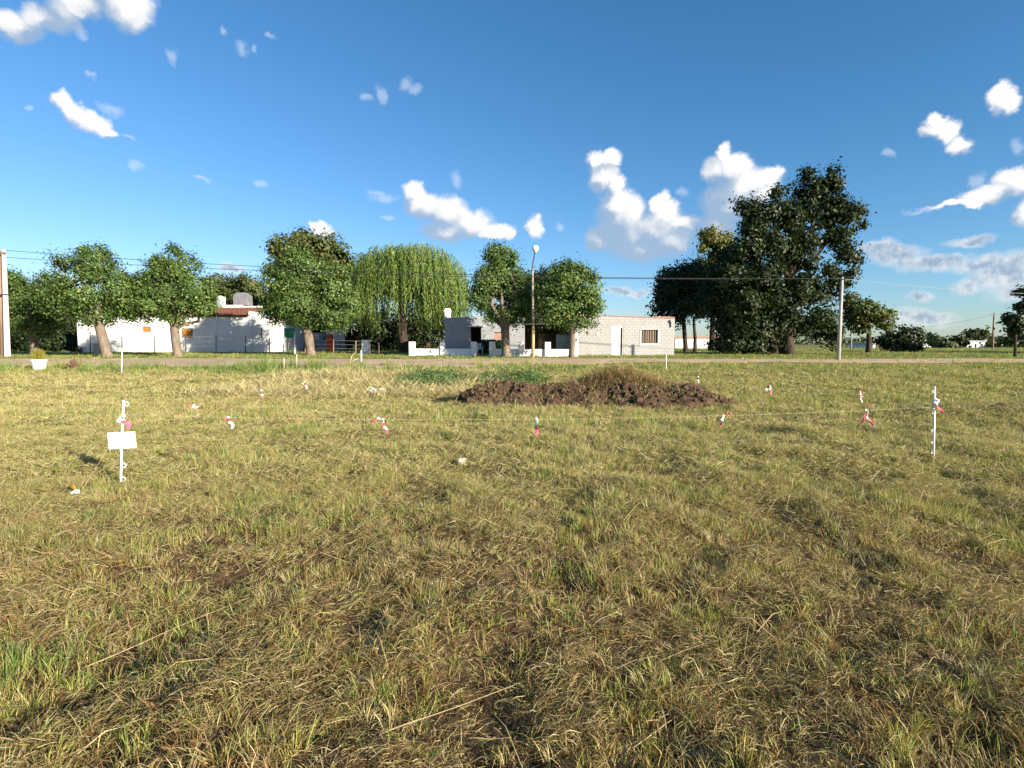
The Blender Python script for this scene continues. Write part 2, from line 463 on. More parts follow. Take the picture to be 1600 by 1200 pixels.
SKY_TINT = (0.42, 0.53, 0.69)
build_world()

# ------------------------------------------------------------------ ground, road
def road_edges(x):
    near = 26.6 + 0.35*np.sin(x*0.21) + (vnoise(x, x*0, 2.2, 31)-.5)*1.0 + 3.4*smooth(-3, 10, x)
    far = 34.0 + (vnoise(x, x*0, 2.6, 37)-.5)*0.9 - 0.6*smooth(5, 16, x)
    return near, far
def build_ground():
    ys = np.concatenate([np.arange(-6, 0.8, 0.4), np.arange(0.8, 9, 0.09), np.arange(9, 20, 0.16), np.arange(20, 46, 0.5), np.arange(46, 120, 3.0), np.geomspace(120, 4000, 30)])
    s = np.linspace(-1, 1, 341)
    s = np.sign(s)*(np.abs(s)*0.35 + 0.65*np.abs(s)**2.5)
    X = np.empty((len(ys), len(s))); Y = np.repeat(ys[:, None], len(s), 1)
    half = np.maximum(6, np.abs(ys)*1.25 + 6)
    half = np.where(ys > 50, half*1.6, half)
    half = np.maximum.accumulate(half)
    X = s[None, :]*half[:, None]
    Z = H(X, Y)
    n, m = X.shape
    v = np.stack([X, Y, Z], -1).reshape(-1, 3)
    i = np.arange((n-1)*(m-1)); r, c = i//(m-1), i % (m-1)
    q = np.stack([r*m+c, r*m+c+1, (r+1)*m+c+1, (r+1)*m+c], 1)
    mt, nt, out = new_mat('field_soil_and_thatch'); L = nt.links
    ge = N(nt, 'ShaderNodeNewGeometry')
    def noise(sc, det=6, ro=0.6):
        no = N(nt, 'ShaderNodeTexNoise'); no.inputs['Scale'].default_value = sc; no.inputs['Detail'].default_value = det; no.inputs['Roughness'].default_value = ro
        L.new(ge.outputs['Position'], no.inputs['Vector']); return no.outputs['Fac']
    def ramp(f, *st):
        cr = N(nt, 'ShaderNodeValToRGB'); e = cr.color_ramp.elements
        e[0].position, e[0].color = st[0][0], (*st[0][1], 1); e[1].position, e[1].color = st[-1][0], (*st[-1][1], 1)
        for p, c_ in st[1:-1]: k = e.new(p); k.color = (*c_, 1)
        L.new(f, cr.inputs[0]); return cr.outputs[0]
    near = ramp(noise(9, 8, 0.7), (0.34, (0.042,0.026,0.015)), (0.52, (0.105,0.068,0.036)), (0.70, (0.24,0.165,0.08)))
    far = ramp(noise(0.22, 7, 0.65), (0.34, (0.12,0.14,0.042)), (0.52, (0.19,0.185,0.065)), (0.68, (0.30,0.25,0.11)))
    sx = N(nt, 'ShaderNodeSeparateXYZ'); L.new(ge.outputs['Position'], sx.inputs[0])
    mr = N(nt, 'ShaderNodeMapRange'); L.new(sx.outputs[1], mr.inputs[0]); mr.inputs[1].default_value = 4; mr.inputs[2].default_value = 13
    mx = N(nt, 'ShaderNodeMix'); mx.data_type = 'RGBA'
    L.new(mr.outputs[0], mx.inputs[0]); L.new(near, mx.inputs[6]); L.new(far, mx.inputs[7])
    bs = N(nt, 'ShaderNodeBsdfPrincipled'); bs.inputs['Roughness'].default_value = 1; bs.inputs['Specular IOR Level'].default_value = 0.05
    L.new(mx.outputs[2], bs.inputs['Base Color'])
    bp = N(nt, 'ShaderNodeBump'); bp.inputs['Strength'].default_value = 0.9; bp.inputs['Distance'].default_value = 0.03
    L.new(noise(22, 6, 0.7), bp.inputs['Height']); L.new(bp.outputs[0], bs.inputs['Normal'])
    L.new(bs.outputs[0], out.inputs[0])
    g = fast_mesh('ground', v, q.ravel(), np.arange(len(q))*4, np.full(len(q), 4), mt)
    g['kind'] = 'structure'
    g.data.polygons.foreach_set('use_smooth', [True]*len(q))
    # dirt street
    xs = np.arange(-75, 75.1, 0.5); k = 13
    ne, fa = road_edges(xs)
    t = np.linspace(0, 1, k)
    X = np.repeat(xs[:, None], k, 1); Y = ne[:, None]*(1-t) + fa[:, None]*t
    Z = H(X, Y) + 0.03*np.sin(np.clip(t, 0, 1)*math.pi)**0.5 + 0.002 - 0.03*(np.abs(t-0.33) < 0.05) - 0.03*(np.abs(t-0.66) < 0.05)
    Z[:, 0] -= 0.05; Z[:, -1] -= 0.05
    v = np.stack([X, Y, Z], -1).reshape(-1, 3); n, m = X.shape
    i = np.arange((n-1)*(m-1)); r, c = i//(m-1), i % (m-1)
    q = np.stack([r*m+c, (r+1)*m+c, (r+1)*m+c+1, r*m+c+1], 1)
    rm = rough_mat('packed_earth', (0.40,0.29,0.185), (0.55,0.41,0.27), 0.7, 1.0, 0.5, 20, (0.36,0.30,0.17), spec=0.05)
    rd = fast_mesh('dirt_road', v, q.ravel(), np.arange(len(q))*4, np.full(len(q), 4), rm)
    rd['kind'] = 'structure'
build_ground()

# ------------------------------------------------------------------ blades
C_GREEN = np.array([0.11,0.19,0.045]); C_OLIVE = np.array([0.31,0.305,0.075]); C_LIME = np.array([0.27,0.31,0.075])
C_STRAW = np.array([0.53,0.455,0.225]); C_TAN = np.array([0.405,0.31,0.14]); C_BROWN = np.array([0.25,0.135,0.055]); C_GREY = np.array([0.32,0.24,0.135])
PAL = np.stack([C_GREEN, C_OLIVE, C_LIME, C_STRAW, C_TAN, C_BROWN, C_GREY])
def pick(weights, n):
    """weights (n,7) -> palette index"""
    c = np.cumsum(weights, 1); c /= c[:, -1:]
    return np.minimum((RNG.random((n, 1)) > c).sum(1), 6)
def blades_geo(base, az, lean, length, width, curved=True, face_az=None, roll=None):
    """arrays -> verts, loops, starts, totals for bent pointed blades"""
    n = len(base)
    d = np.stack([np.cos(az), np.sin(az), np.zeros(n)], 1)
    fa = RNG.random(n)*2*math.pi if face_az is None else face_az
    w = np.stack([np.cos(fa), np.sin(fa), np.zeros(n)], 1)
    L_ = length[:, None]; W_ = width[:, None]
    s1, c1 = np.sin(lean)[:, None], np.cos(lean)[:, None]
    if roll is not None:
        ax_ = np.concatenate([d[:, :2]*s1, c1], 1); nn = np.cross(ax_, w)
        w = w*np.cos(roll)[:, None] + nn*np.sin(roll)[:, None]
    l2 = np.minimum(lean*1.6 + 0.12, 1.75); s2, c2 = np.sin(l2)[:, None], np.cos(l2)[:, None]
    up = np.array([0, 0, 1.0])
    if curved:
        mid = base + (d*s1 + up*c1)*L_*0.55
        tip = mid + (d*s2 + up*c2)*L_*0.45
        v = np.stack([base-w*W_*.5, base+w*W_*.5, mid+w*W_*.42, mid-w*W_*.42, tip], 1)
        o = (np.arange(n)*5)[:, None]
        loops = np.concatenate([o+np.array([0,1,2,3]), o+np.array([3,2,4])], 1).ravel()
        st = ((np.arange(n)*7)[:, None] + np.array([0, 4])).ravel(); to = np.tile([4, 3], n)
        return v.reshape(-1, 3), loops, st, to, 2
    tip = base + (d*s1 + up*c1)*L_
    v = np.stack([base-w*W_*.5, base+w*W_*.5, tip], 1)
    return v.reshape(-1, 3), np.arange(n*3), np.arange(n)*3, np.full(n, 3), 1
def merge(parts):
    vs, ls, ss, ts, cs = [], [], [], [], []
    vo = lo = 0
    for (v, l, s, t, k), c in parts:
        vs.append(v); ls.append(l+vo); ss.append(s+lo); ts.append(t); cs.append(np.repeat(c, k, 0))
        vo += len(v); lo += len(l)
    return np.concatenate(vs), np.concatenate(ls), np.concatenate(ss), np.concatenate(ts), np.concatenate(cs)

MOUND_X0, MOUND_X1 = -1.15, 5.3
def mound_dist(x, y):
    """signed closeness to the long soil mound"""
    cx = np.clip(x, -0.6, 4.7); cy = 13.9 + 0.12*np.sin(cx*1.3)
    return np.sqrt(((x-cx)/1.0)**2 + ((y-cy)/1.05)**2)
def straw_zone(x, y):
    n = fbm(x, y, 1.6, 41)
    a = smooth(-10.5, -7.0, x)*(1-smooth(-1.6, 0.6, x))*smooth(14.2, 16.0, y+n*1.5)*(1-smooth(21.5, 24, y))
    return a*smooth(0.22, 0.5, n+0.18)
def weed_zone(x, y):
    n = fbm(x, y, 1.2, 43)
    a = smooth(-4.6, -3.2, x)*(1-smooth(0.3, 1.6, x))*smooth(17.6, 18.6, y)*(1-smooth(21.0, 22.6, y))
    return a*smooth(0.25, 0.5, n+0.28)
def weights_at(x, y):
    g = fbm(x, y, 1.5, 51, 4); h = fbm(x, y, 0.5, 53, 3); big = fbm(x, y, 5.0, 55, 2)
    d = y
    green = smooth(0.50, 0.70, 0.6*g+0.4*h)*(0.55+0.9*big)
    mid = smooth(5, 10, d)
    nearb = 1-smooth(2.5, 7.0, d)
    w = np.stack([(0.12+1.7*green)*(1-0.45*nearb),                       # green
                  0.95+0.5*green,                       # olive
                  0.46+0.75*green,                      # lime
                  0.75+0.75*mid,                        # straw
                  0.95+0.1*mid+0.8*nearb,               # tan
                  0.10+1.15*nearb,                      # brown
                  0.14+0.08*nearb], 1)
    # pale dry band on the left beyond the stake, and olive on the right
    pale = smooth(-3, -9, x)*smooth(9, 14, y)*(1-smooth(22, 24.5, y))
    w[:,3] += 1.8*pale; w[:,0] *= 1-0.7*pale
    right = smooth(5, 10, x)*smooth(11, 16, y)
    w[:,1] += 1.3*right; w[:,2] += 0.5*right; w[:,3] *= 1-0.35*right
    verge = smooth(23.2, 25, y)*(1-smooth(27, 28, y))*(1-0.65*smooth(-2, 6, x))
    w[:,0] += 3.5*verge; w[:,2] += 1.5*verge; w[:,3] *= 1-0.75*verge; w[:,4] *= 1-0.7*verge
    lawn = smooth(33, 34.5, y)
    w[:,0] += 2.6*lawn; w[:,1] += 0.8*lawn; w[:,2] += 1.2*lawn; w[:,3] *= 1-0.85*lawn; w[:,4] *= 1-0.6*lawn; w[:,5] *= 1-0.9*lawn
    tz = ((x > -13.8) & (x < -6.6) & (y > 23.6) & (y < 28))*1.0
    w[:,0] += 5*tz; w[:,3] *= 1-0.9*tz; w[:,4] *= 1-0.8*tz
    sz = straw_zone(x, y)*(1-tz); w[:,3] += 5*sz; w[:,4] += 1.5*sz; w[:,0] *= 1-0.9*sz; w[:,1] *= 1-0.7*sz
    return w, green
def sample_band(d0, d1, dens, extra=1.2):
    """random points in the camera's wedge between two depths"""
    w1 = d1*1.02 + extra
    n = int(dens*(d1-d0)*2*w1)
    y = RNG.uniform(d0, d1, n); x = RNG.uniform(-w1, w1, n)
    k = np.abs(x) < y*1.02 + extra
    return x[k], y[k]
def keep_off(x, y):
    ne, fa = road_edges(x)
    t = (y-ne)/(fa-ne)
    patch = fbm(x, y, 2.4, 47, 3)
    grown = (patch > 0.40+0.22*(1-smooth(-12, 0, x))) | ((t < 0.28*smooth(0, 12, x)+0.10) & (patch > 0.42)) | ((t > 0.86) & (patch > 0.45))
    ok = ~((y > ne+0.1) & (y < fa-0.1)) | grown
    rc = 12.15-0.16*(x-9.5)
    ok &= ~((x > 9.0) & (x < 13.4) & (np.abs(y-rc) < 0.30) & (fbm(x, y, 0.5, 127) > 0.35))
    ok &= mound_dist(x, y) > 0.62+0.75*(fbm(x, y, 0.45, 49)-.35)
    return ok
def build_grass():
    parts = []; total = 0
    bands = [ # d0, d1, clumps/m2, blades/clump, blade width, height, radius, curved
        (1.0, 3.2, 480, 19, .0034, .074, .026, True),
        (3.2, 6.0, 370, 18, .0056, .068, .033, False),
        (6.0, 10.0, 240, 16, .0072, .072, .043, False),
        (10.0, 15.0, 105, 13, .0115, .092, .060, False),
        (15.0, 21.0, 50, 13, .0160, .092, .085, False),
        (21.0, 28.5, 28, 12, .0200, .105, .11, False),
        (28.5, 33.0, 12.0, 12, .0210, .08, .14, False),
        (33.0, 50.0, 6.5, 11, .0260, .09, .17, False),
        (50.0, 95.0, 1.0, 9, .0500, .12, .35, False)]
    for d0, d1, dens, nb, wd, ht, rad, curved in bands:
        x, y = sample_band(d0, d1, dens)
        ok = keep_off(x, y)
        bare = fbm(x, y, 0.7, 61, 3)
        near = 1-smooth(3, 6.5, y)
        ok &= RNG.random(len(x)) < np.clip(1.0 - near*0.40*smooth(0.50, 0.70, bare), 0.08, 1)
        ok &= RNG.random(len(x)) > 0.75*straw_zone(x, y)
        x, y = x[ok], y[ok]
        w, green = weights_at(x, y)
        pi = pick(w, len(x))
        hh = ht*(0.40 + 0.75*RNG.random(len(x))**1.3)*(0.30+1.45*smooth(0.22, 0.74, fbm(x, y, 0.42, 63, 3)))*(1+0.5*(pi <= 2)*green)
        hh = hh*np.where(RNG.random(len(x)) < 0.13, 1.55, 1.0)
        verge = smooth(23.4, 25, y)*(1-smooth(28, 29, y))*(1-smooth(-1, 6, x))
        hh = hh*(1+0.9*verge)
        hh = np.minimum(hh, 0.125+0.02*RNG.random(len(x))) if d1 < 7 else hh
        tuft = (x > -13.8) & (x < -6.6) & (y > 23.6) & (y < 28)
        hh = np.where(tuft, hh*1.7, hh)
        n = len(x); idx = np.repeat(np.arange(n), nb); m = len(idx)
        r = rad*np.sqrt(RNG.random(m)); th = RNG.random(m)*2*math.pi
        bx = x[idx]+r*np.cos(th); by = y[idx]+r*np.sin(th)
        base = np.stack([bx, by, H(bx, by)-0.005], 1)
        az = th + RNG.normal(0, 0.7, m)
        laz = RNG.random(n)*2*math.pi
        lean = np.abs(RNG.normal(0.38, 0.32, m)) + 0.55*(pi[idx] >= 3)*RNG.random(m)
        az = np.where(RNG.random(m) < 0.4, laz[idx], az)
        ln = hh[idx]*RNG.uniform(0.55, 1.2, m)
        col = PAL[np.where(RNG.random(m) < 0.80, pi[idx], pick(w, n)[idx])]*RNG.uniform(0.72, 1.28, (m, 1))*(1+RNG.normal(0, 0.05, (m, 3)))
        parts.append((blades_geo(base, az, np.clip(lean, 0, 1.35), ln, wd*RNG.uniform(0.6, 1.4, m), curved), np.clip(col, 0.01, 0.8)))
        total += m
    v, l, s, t, c = merge(parts)
    o = fast_mesh('grass', v, l, s, t, M['blade'], c)
    tag(o, 'mown half-dry grass growing over the whole open lot', 'grass', kind='stuff')
    # cut, dried blades lying about
    parts = []
    for d0, d1, dens, wd, ln in [(1.0, 3.2, 7600, .0021, .056), (3.2, 6, 5000, .0032, .060), (6, 10, 1900, .0060, .08), (10, 15, 800, .0090, .095), (15, 25.5, 240, .013, .12), (1.0, 6.0, 30, .0030, .24)]:
        x, y = sample_band(d0, d1, dens)
        clump = fbm(x, y, 0.34, 71, 3)
        ok = keep_off(x, y) & (RNG.random(len(x)) < (0.42-0.16*(1-smooth(3.5, 6, y)))+0.85*smooth(0.40, 0.60, clump) + straw_zone(x, y))
        x, y = x[ok], y[ok]; n = len(x)
        base = np.stack([x, y, H(x, y)+RNG.uniform(0.002, 0.030, n)+RNG.random(n)*0.05*smooth(0.42, 0.68, clump[ok])], 1)
        swirl = fbm(x, y, 0.35, 73, 3)*14.0
        az = swirl + RNG.normal(0, 1.35, n)
        lean = RNG.uniform(0.80, 1.66, n)
        w = np.tile([0.05, 0.50, 0.12, 0.95, 1.35, 1.15, 0.30], (n, 1)); w[:,2] += .2*smooth(3.2, 6, y); w[:,1] += .35*smooth(3.2, 6, y); w[:,5] *= 1-0.85*smooth(3, 8, y); w[:,3] += 1.0*smooth(3, 8, y); w[:,1] += 0.7*smooth(3, 8, y)
        col = PAL[pick(w, n)]*RNG.uniform(0.7, 1.2, (n, 1))
        L_ = ln*RNG.uniform(0.4, 1.9, n)
        parts.append((blades_geo(base, az, lean, L_, wd*RNG.uniform(0.6, 1.5, n), d0 == 1.0, az+math.pi/2, RNG.uniform(-1.5, 1.5, n)), col))
    v, l, s, t, c = merge(parts)
    o = fast_mesh('dry_clippings', v, l, s, t, M['blade'], c)
    tag(o, 'cut dry grass clippings lying between the tufts of the lot', 'clippings', kind='stuff')
build_grass()

# ------------------------------------------------------------------ mound and heaps
def build_mound():
    loc = (2.05, 13.9, Hs(2.05, 13.9))
    root = thing('dirt_mound', loc, 'long low mound of freshly dug dark brown soil in the middle of the lot', 'dirt mound')
    xs = np.arange(-2.1, 6.2, 0.055); ys = np.arange(12.5, 15.4, 0.055)
    X, Y = np.meshgrid(xs, ys); 
    dd = mound_dist(X, Y)
    prof = 1-smooth(0.0, 1.0, dd + (fbm(X, Y, 0.5, 83)-.5)*0.7)
    ridge = 0.44*(0.62+0.7*vnoise(X, Y, 1.1, 81))
    Z = H(X, Y) + prof*ridge + prof*((vnoise(X, Y, 0.28, 85)-.5)*0.18 + (vnoise(X, Y, 0.11, 86)-.5)*0.14) - 0.06*(prof < 0.02) - 0.015
    n, m = X.shape
    v = np.stack([X, Y, Z], -1).reshape(-1, 3)
    i = np.arange((n-1)*(m-1)); r, c = i//(m-1), i % (m-1)
    q = np.stack([r*m+c, r*m+c+1, (r+1)*m+c+1, (r+1)*m+c], 1)
    keep = prof.reshape(-1)[q].max(1) > 0.005
    q = q[keep]
    fast_mesh('soil', v, q.ravel(), np.arange(len(q))*4, np.full(len(q), 4), M['dirt'], None, root)
    def zm(x, y):
        d_ = mound_dist(np.array([x]), np.array([y]))
        pr = 1-smooth(0.0, 1.0, d_ + (fbm(np.array([x]), np.array([y]), 0.5, 83)-.5)*0.7)
        return Hs(x, y)+float(pr[0]*0.44*(0.62+0.7*vnoise(np.array([x]), np.array([y]), 1.1, 81)[0]))
    big = 0; small = MB()
    for k in range(1500):
        x = random.uniform(-1.5, 5.6); y = 13.85 + random.gauss(0, 0.5)
        dd = float(mound_dist(np.array([x]), np.array([y]))[0])
        if dd > 1.05: continue
        rr = random.choice([0.012, 0.018, 0.022, 0.03, 0.04, 0.055])
        if big < 34 and y < 13.9 and random.random() < 0.2:
            rr = random.uniform(0.075, 0.11); big += 1
            b = MB(); b.lump((x, y, zm(x, y)+rr*0.3), rr*1.2, rr, rr*0.8, k, 6, 4, 0.3); b.build('clod', M['dirt'], root)
        else:
            small.lump((x, y, zm(x, y)+rr*0.4), rr*1.2, rr, rr*0.8, k, 6, 4, 0.3)
    o = small.build('crumbs', M['dirt'], root); o['kind'] = 'stuff'
    n = 7500; x = RNG.uniform(-1.9, 6.0, n); y = np.concatenate([RNG.normal(13.3, 0.35, n//3), RNG.normal(14.25, 0.4, n-n//3)])
    zz = np.array([zm(a, b_) for a, b_ in zip(x, y)])
    col = PAL[pick(np.tile([0.3, 0.6, 0.2, 1.0, 1.0, 0.5, 0.3], (n, 1)), n)]*RNG.uniform(0.7, 1.1, (n, 1))
    vv, l, s, t, c = merge([(blades_geo(np.stack([x, y, zz+0.01], 1), RNG.random(n)*6.28, RNG.uniform(0.3, 1.5, n), RNG.uniform(0.06, 0.2, n), RNG.uniform(.007, .013, n), True), col)])
    o = fast_mesh('dead_grass', vv, l, s, t, M['blade'], c, root); o['kind'] = 'stuff'
    # dry uprooted grass caught on the top of it
    n = 9000
    x = np.concatenate([RNG.normal(2.9, 0.95, n), RNG.uniform(-0.6, 5.2, 1500)]); y = np.concatenate([14.5+RNG.normal(0, 0.38, n), 14.4+RNG.normal(0, 0.4, 1500)]); n = len(x)
    hgt = 0.56*np.exp(-((x-2.9)/1.15)**2)
    base = np.stack([x, y, H(x, y)+0.26+RNG.random(n)*hgt], 1)
    col = PAL[pick(np.tile([0.12, 0.25, 0.04, 0.30, 1.0, 1.7, 0.4], (n, 1)), n)]*RNG.uniform(0.55, 1.1, (n, 1))
    geo = blades_geo(base, RNG.random(n)*6.28, np.abs(RNG.normal(0.95, 0.35, n)), RNG.uniform(0.12, 0.42, n), RNG.uniform(.006, .014, n), True)
    vv, l, s, t, c = merge([(geo, col)])
    lc = (2.9, 14.5, Hs(2.9, 14.5)+0.1)
    o = fast_mesh('uprooted_grass', vv, l, s, t, M['blade'], c, None, lc)
    tag(o, 'tangled brown uprooted grass heaped on top of the soil mound', 'dry grass heap', kind='stuff')
build_mound()

def build_ridge():
    xs = np.arange(8.6, 13.6, 0.07); ys = np.arange(11.0, 12.9, 0.06); X, Y = np.meshgrid(xs, ys)
    cy = 12.15 - 0.16*(X-9.5) + (vnoise(X, X*0, 0.9, 121)-.5)*0.3
    pr = np.exp(-((Y-cy)/0.27)**2)*smooth(8.7, 9.6, X)*(0.35+0.9*vnoise(X, Y, 0.8, 123))
    Z = H(X, Y) - 0.03 + pr*0.22 + (pr > 0.1)*((vnoise(X, Y, 0.14, 125)-.5)*0.09)
    n, m = X.shape; v = np.stack([X, Y, Z], -1).reshape(-1, 3)
    i = np.arange((n-1)*(m-1)); r, c = i//(m-1), i % (m-1)
    q = np.stack([r*m+c, r*m+c+1, (r+1)*m+c+1, (r+1)*m+c], 1); q = q[pr.reshape(-1)[q].max(1) > 0.03]
    loc = (10.8, 12.0, Hs(10.8, 12.0))
    o = fast_mesh('soil_ridge', v, q.ravel(), np.arange(len(q))*4, np.full(len(q), 4), M['dirt'], None, None, loc)
    tag(o, 'low dark ridge of turned soil and straw behind the right stake', 'soil ridge')
    n = 4200; x = RNG.uniform(8.8, 13.4, n); y = 12.0-0.16*(x-9.5)+RNG.normal(0, 0.42, n)
    col = PAL[pick(np.tile([0.1, 0.4, 0.1, 1.4, 1.2, 0.6, 0.3], (n, 1)), n)]*RNG.uniform(0.75, 1.2, (n, 1))
    vv, l, s, t, c = merge([(blades_geo(np.stack([x, y, H(x, y)+RNG.random(n)*0.16], 1), RNG.normal(0.1, 0.7, n), RNG.uniform(0.9, 1.6, n), RNG.uniform(0.1, 0.4, n), RNG.uniform(.006, .012, n), True), col)])
    o2 = fast_mesh('cut_grass', vv, l, s, t, M['blade'], c, None, loc)
    tag(o2, 'dry cut grass strewn over the soil ridge behind the right stake', 'cut grass', kind='stuff')
build_ridge()

def build_heaps():
    # pale straw
    n = 20000
    x = RNG.uniform(-9.5, 0.2, n*2); y = RNG.uniform(15.0, 23.5, n*2)
    k = RNG.random(n*2) < straw_zone(x, y)*(0.2+1.2*fbm(x, y, 0.9, 91)); x, y = x[k], y[k]; n = len(x)
    bump = 0.16*smooth(0.45, 0.75, fbm(x, y, 1.1, 93))
    base = np.stack([x, y, H(x, y)+RNG.random(n)*(0.09+1.4*bump)], 1)
    col = PAL[pick(np.tile([0, 0.05, 0, 2.4, 0.7, 0.12, 0.05], (n, 1)), n)]*RNG.uniform(1.05, 1.5, (n, 1))
    geo = blades_geo(base, RNG.random(n)*6.28, RNG.uniform(0.7, 1.6, n), RNG.uniform(0.15, 0.6, n), RNG.uniform(.008, .017, n), True)
    # standing dry stems behind
    n2 = 900; x2 = RNG.uniform(-10, 0.5, n2); y2 = RNG.uniform(21, 24, n2)
    base2 = np.stack([x2, y2, H(x2, y2)], 1); col2 = np.tile(C_STRAW, (n2, 1))*RNG.uniform(0.8, 1.2, (n2, 1))
    geo2 = blades_geo(base2, RNG.random(n2)*6.28, np.abs(RNG.normal(0.15, 0.2, n2)), RNG.uniform(0.15, 0.5, n2), RNG.uniform(.010, .018, n2), True)
    v, l, s, t, c = merge([(geo, col), (geo2, col2)])
    o = fast_mesh('straw', v, l, s, t, M['blade'], c)
    tag(o, 'pale yellow straw spread over the lot left of the soil mound', 'straw', kind='stuff')
    # green weeds
    n = 34000
    x = RNG.uniform(-5, 1.6, n); y = RNG.uniform(17.5, 22.6, n)
    k = RNG.random(n) < weed_zone(x, y); x, y = x[k], y[k]; n = len(x)
    z = H(x, y)+RNG.random(n)*(0.08+0.42*fbm(x, y, 0.7, 95))
    colr = np.where(RNG.random((n, 1)) < 0.7, np.array([0.075, 0.145, 0.045]), np.array([0.165, 0.22, 0.07]))*RNG.uniform(0.7, 1.25, (n, 1))
    nr = RNG.normal(size=(n, 3)); nr[:, 2] = np.abs(nr[:, 2])+0.4
    lc = thing('green_weeds', (-2, 20, Hs(-2, 20)), 'low dark green broadleaf weeds in a strip behind the soil mound', 'weeds')
    lc['kind'] = 'stuff'
    w = quads_mesh('foliage', np.stack([x, y, z], 1), nr, RNG.uniform(0.03, 0.065, n), 0.4, colr, M['leaf_mulberry'], lc)
    w['kind'] = 'stuff'
build_heaps()

# ------------------------------------------------------------------ trees
def crown_points(lobes, n, clump, jitter=1.0, shell=0.55):
    """lobes: (centre, radii). Leaf centres gathered in clumps near the lobes' surfaces"""
    vols = np.array([r[0]*r[2] for _, r in lobes]); pr = vols/vols.sum()
    per = 60
    nc = max(len(lobes)*3, n//per)
    li = RNG.choice(len(lobes), nc, p=pr)
    C = np.array([c for c, _ in lobes])[li]; Rr = np.array([r for _, r in lobes])[li]
    d = norm(RNG.normal(size=(nc, 3))); rad = (shell + (1-shell)*RNG.random(nc))[:, None]
    cc = C + d*rad*Rr
    hole = vnoise(cc[:, 0]+cc[:, 2]*1.7, cc[:, 1]+cc[:, 2]*0.9, 1.15, 211)
    kp = hole > np.quantile(hole, 0.08 if n > 30000 else 0.20); C, Rr, cc = C[kp], Rr[kp], cc[kp]; nc = len(cc)
    idx = RNG.integers(0, nc, n)
    cs = clump*RNG.uniform(0.6, 1.35, nc)
    g = RNG.normal(size=(n, 3))*np.array([0.5, 0.5, 0.42])*jitter
    pts = cc[idx] + g*cs[idx][:, None]
    outward = norm(pts - C[idx]); 
    tone = RNG.uniform(0.75, 1.25, nc)[idx]
    return pts, outward, tone, cc
def make_tree(name, label, cat, group, base, trunk_top, r0, r1, lobes, n, leaf, cols, clump, bark, lmat='leaf_mulberry', forks=8, aspect=0.62, shell=0.55, bend=0.0, extra_trunks=(), tip=None):
    base = np.array(base); root = thing(name, base, label, cat, group)
    top = np.array(trunk_top)
    t = MB(); k = 7
    pts = []
    for i in range(k):
        f = i/(k-1); p = base*(1-f)+top*f + np.array([math.sin(f*math.pi)*bend, 0, 0]); 
        if i == 0: p = p - np.array([0, 0, 0.15])
        pts.append(p)
    rad = [r0*1.35]+[r0*(1-f)+r1*f for f in np.linspace(0.12, 1, k-1)]
    t.tube(pts, rad, 12)
    t.build('trunk', M[bark], root, True)
    for et in extra_trunks:
        b2, t2, ra, rb = et
        e = MB(); b2 = np.array(b2); t2 = np.array(t2)
        e.tube([b2*(1-f)+t2*f + np.array([math.sin(f*5)*ra*0.4, 0, 0]) for f in np.linspace(0, 1, 6)], list(np.linspace(ra*1.2, rb, 6)), 10)
        e.build('trunk', M[bark], root, True)
    pts, outw, tone, cc = crown_points(lobes, n, clump, 1.0, shell)
    limbs = MB()
    order = RNG.permutation(len(cc))[:forks*4]
    cen = np.mean([c for c, _ in lobes], 0)
    for j, (c, r) in enumerate(lobes[:forks]):
        q = np.array(c)*0.8+cen*0.2
        m1 = top*0.55 + q*0.45 + RNG.normal(size=3)*0.12*np.linalg.norm(q-top)
        m1[2] = max(m1[2], top[2]*0.8+q[2]*0.2)
        limbs.tube([top-np.array([0,0,r1*0.6]), top*0.75+m1*0.25+np.array([0,0,0.05]), m1, q], [r1*0.72, r1*0.6, r1*0.36, r1*0.14], 7)
        for oo in order[j*4:(j+1)*4]:
            e = cc[oo]
            if np.linalg.norm(e-q) < max(r)*2.2:
                limbs.tube([m1*0.4+q*0.6, (q+e)/2+RNG.normal(size=3)*0.1, e], [r1*0.24, r1*0.15, r1*0.05], 5)
    limbs.build('limbs', M[bark], root, True)
    cols = np.array(cols); ci = RNG.choice(len(cols), n, p=np.array([0.55, 0.3, 0.15]) if len(cols) == 3 else None)
    col = cols[ci]*tone[:, None]*RNG.uniform(0.86, 1.14, (n, 1))
    nr = outw*1.2 + RNG.normal(size=(n, 3))*0.5 + np.array([0, 0, 0.35])
    cr = quads_mesh('crown', pts, nr, leaf*RNG.uniform(0.6, 1.3, n), aspect, col, M[lmat], root)
    return root
def lobes_px(lst, Y, depthf=1.0):
    res = []
    for px, py, rx, ry in lst:
        c = P(px, py, Y + random.uniform(-0.4, 0.4)*rx*Y/F_PX*0.6)
        a = rx*Y/F_PX; b = ry*Y/F_PX
        res.append((c, np.array([a, (a+b)/2*depthf, b])))
    return res
MUL = [(0.060,0.112,0.025), (0.102,0.162,0.039), (0.165,0.20,0.057)]
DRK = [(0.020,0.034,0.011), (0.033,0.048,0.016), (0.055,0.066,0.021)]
OLV = [(0.060,0.085,0.022), (0.105,0.115,0.032), (0.15,0.14,0.045)]
WIL = [(0.12,0.195,0.034), (0.175,0.245,0.048), (0.23,0.275,0.066)]

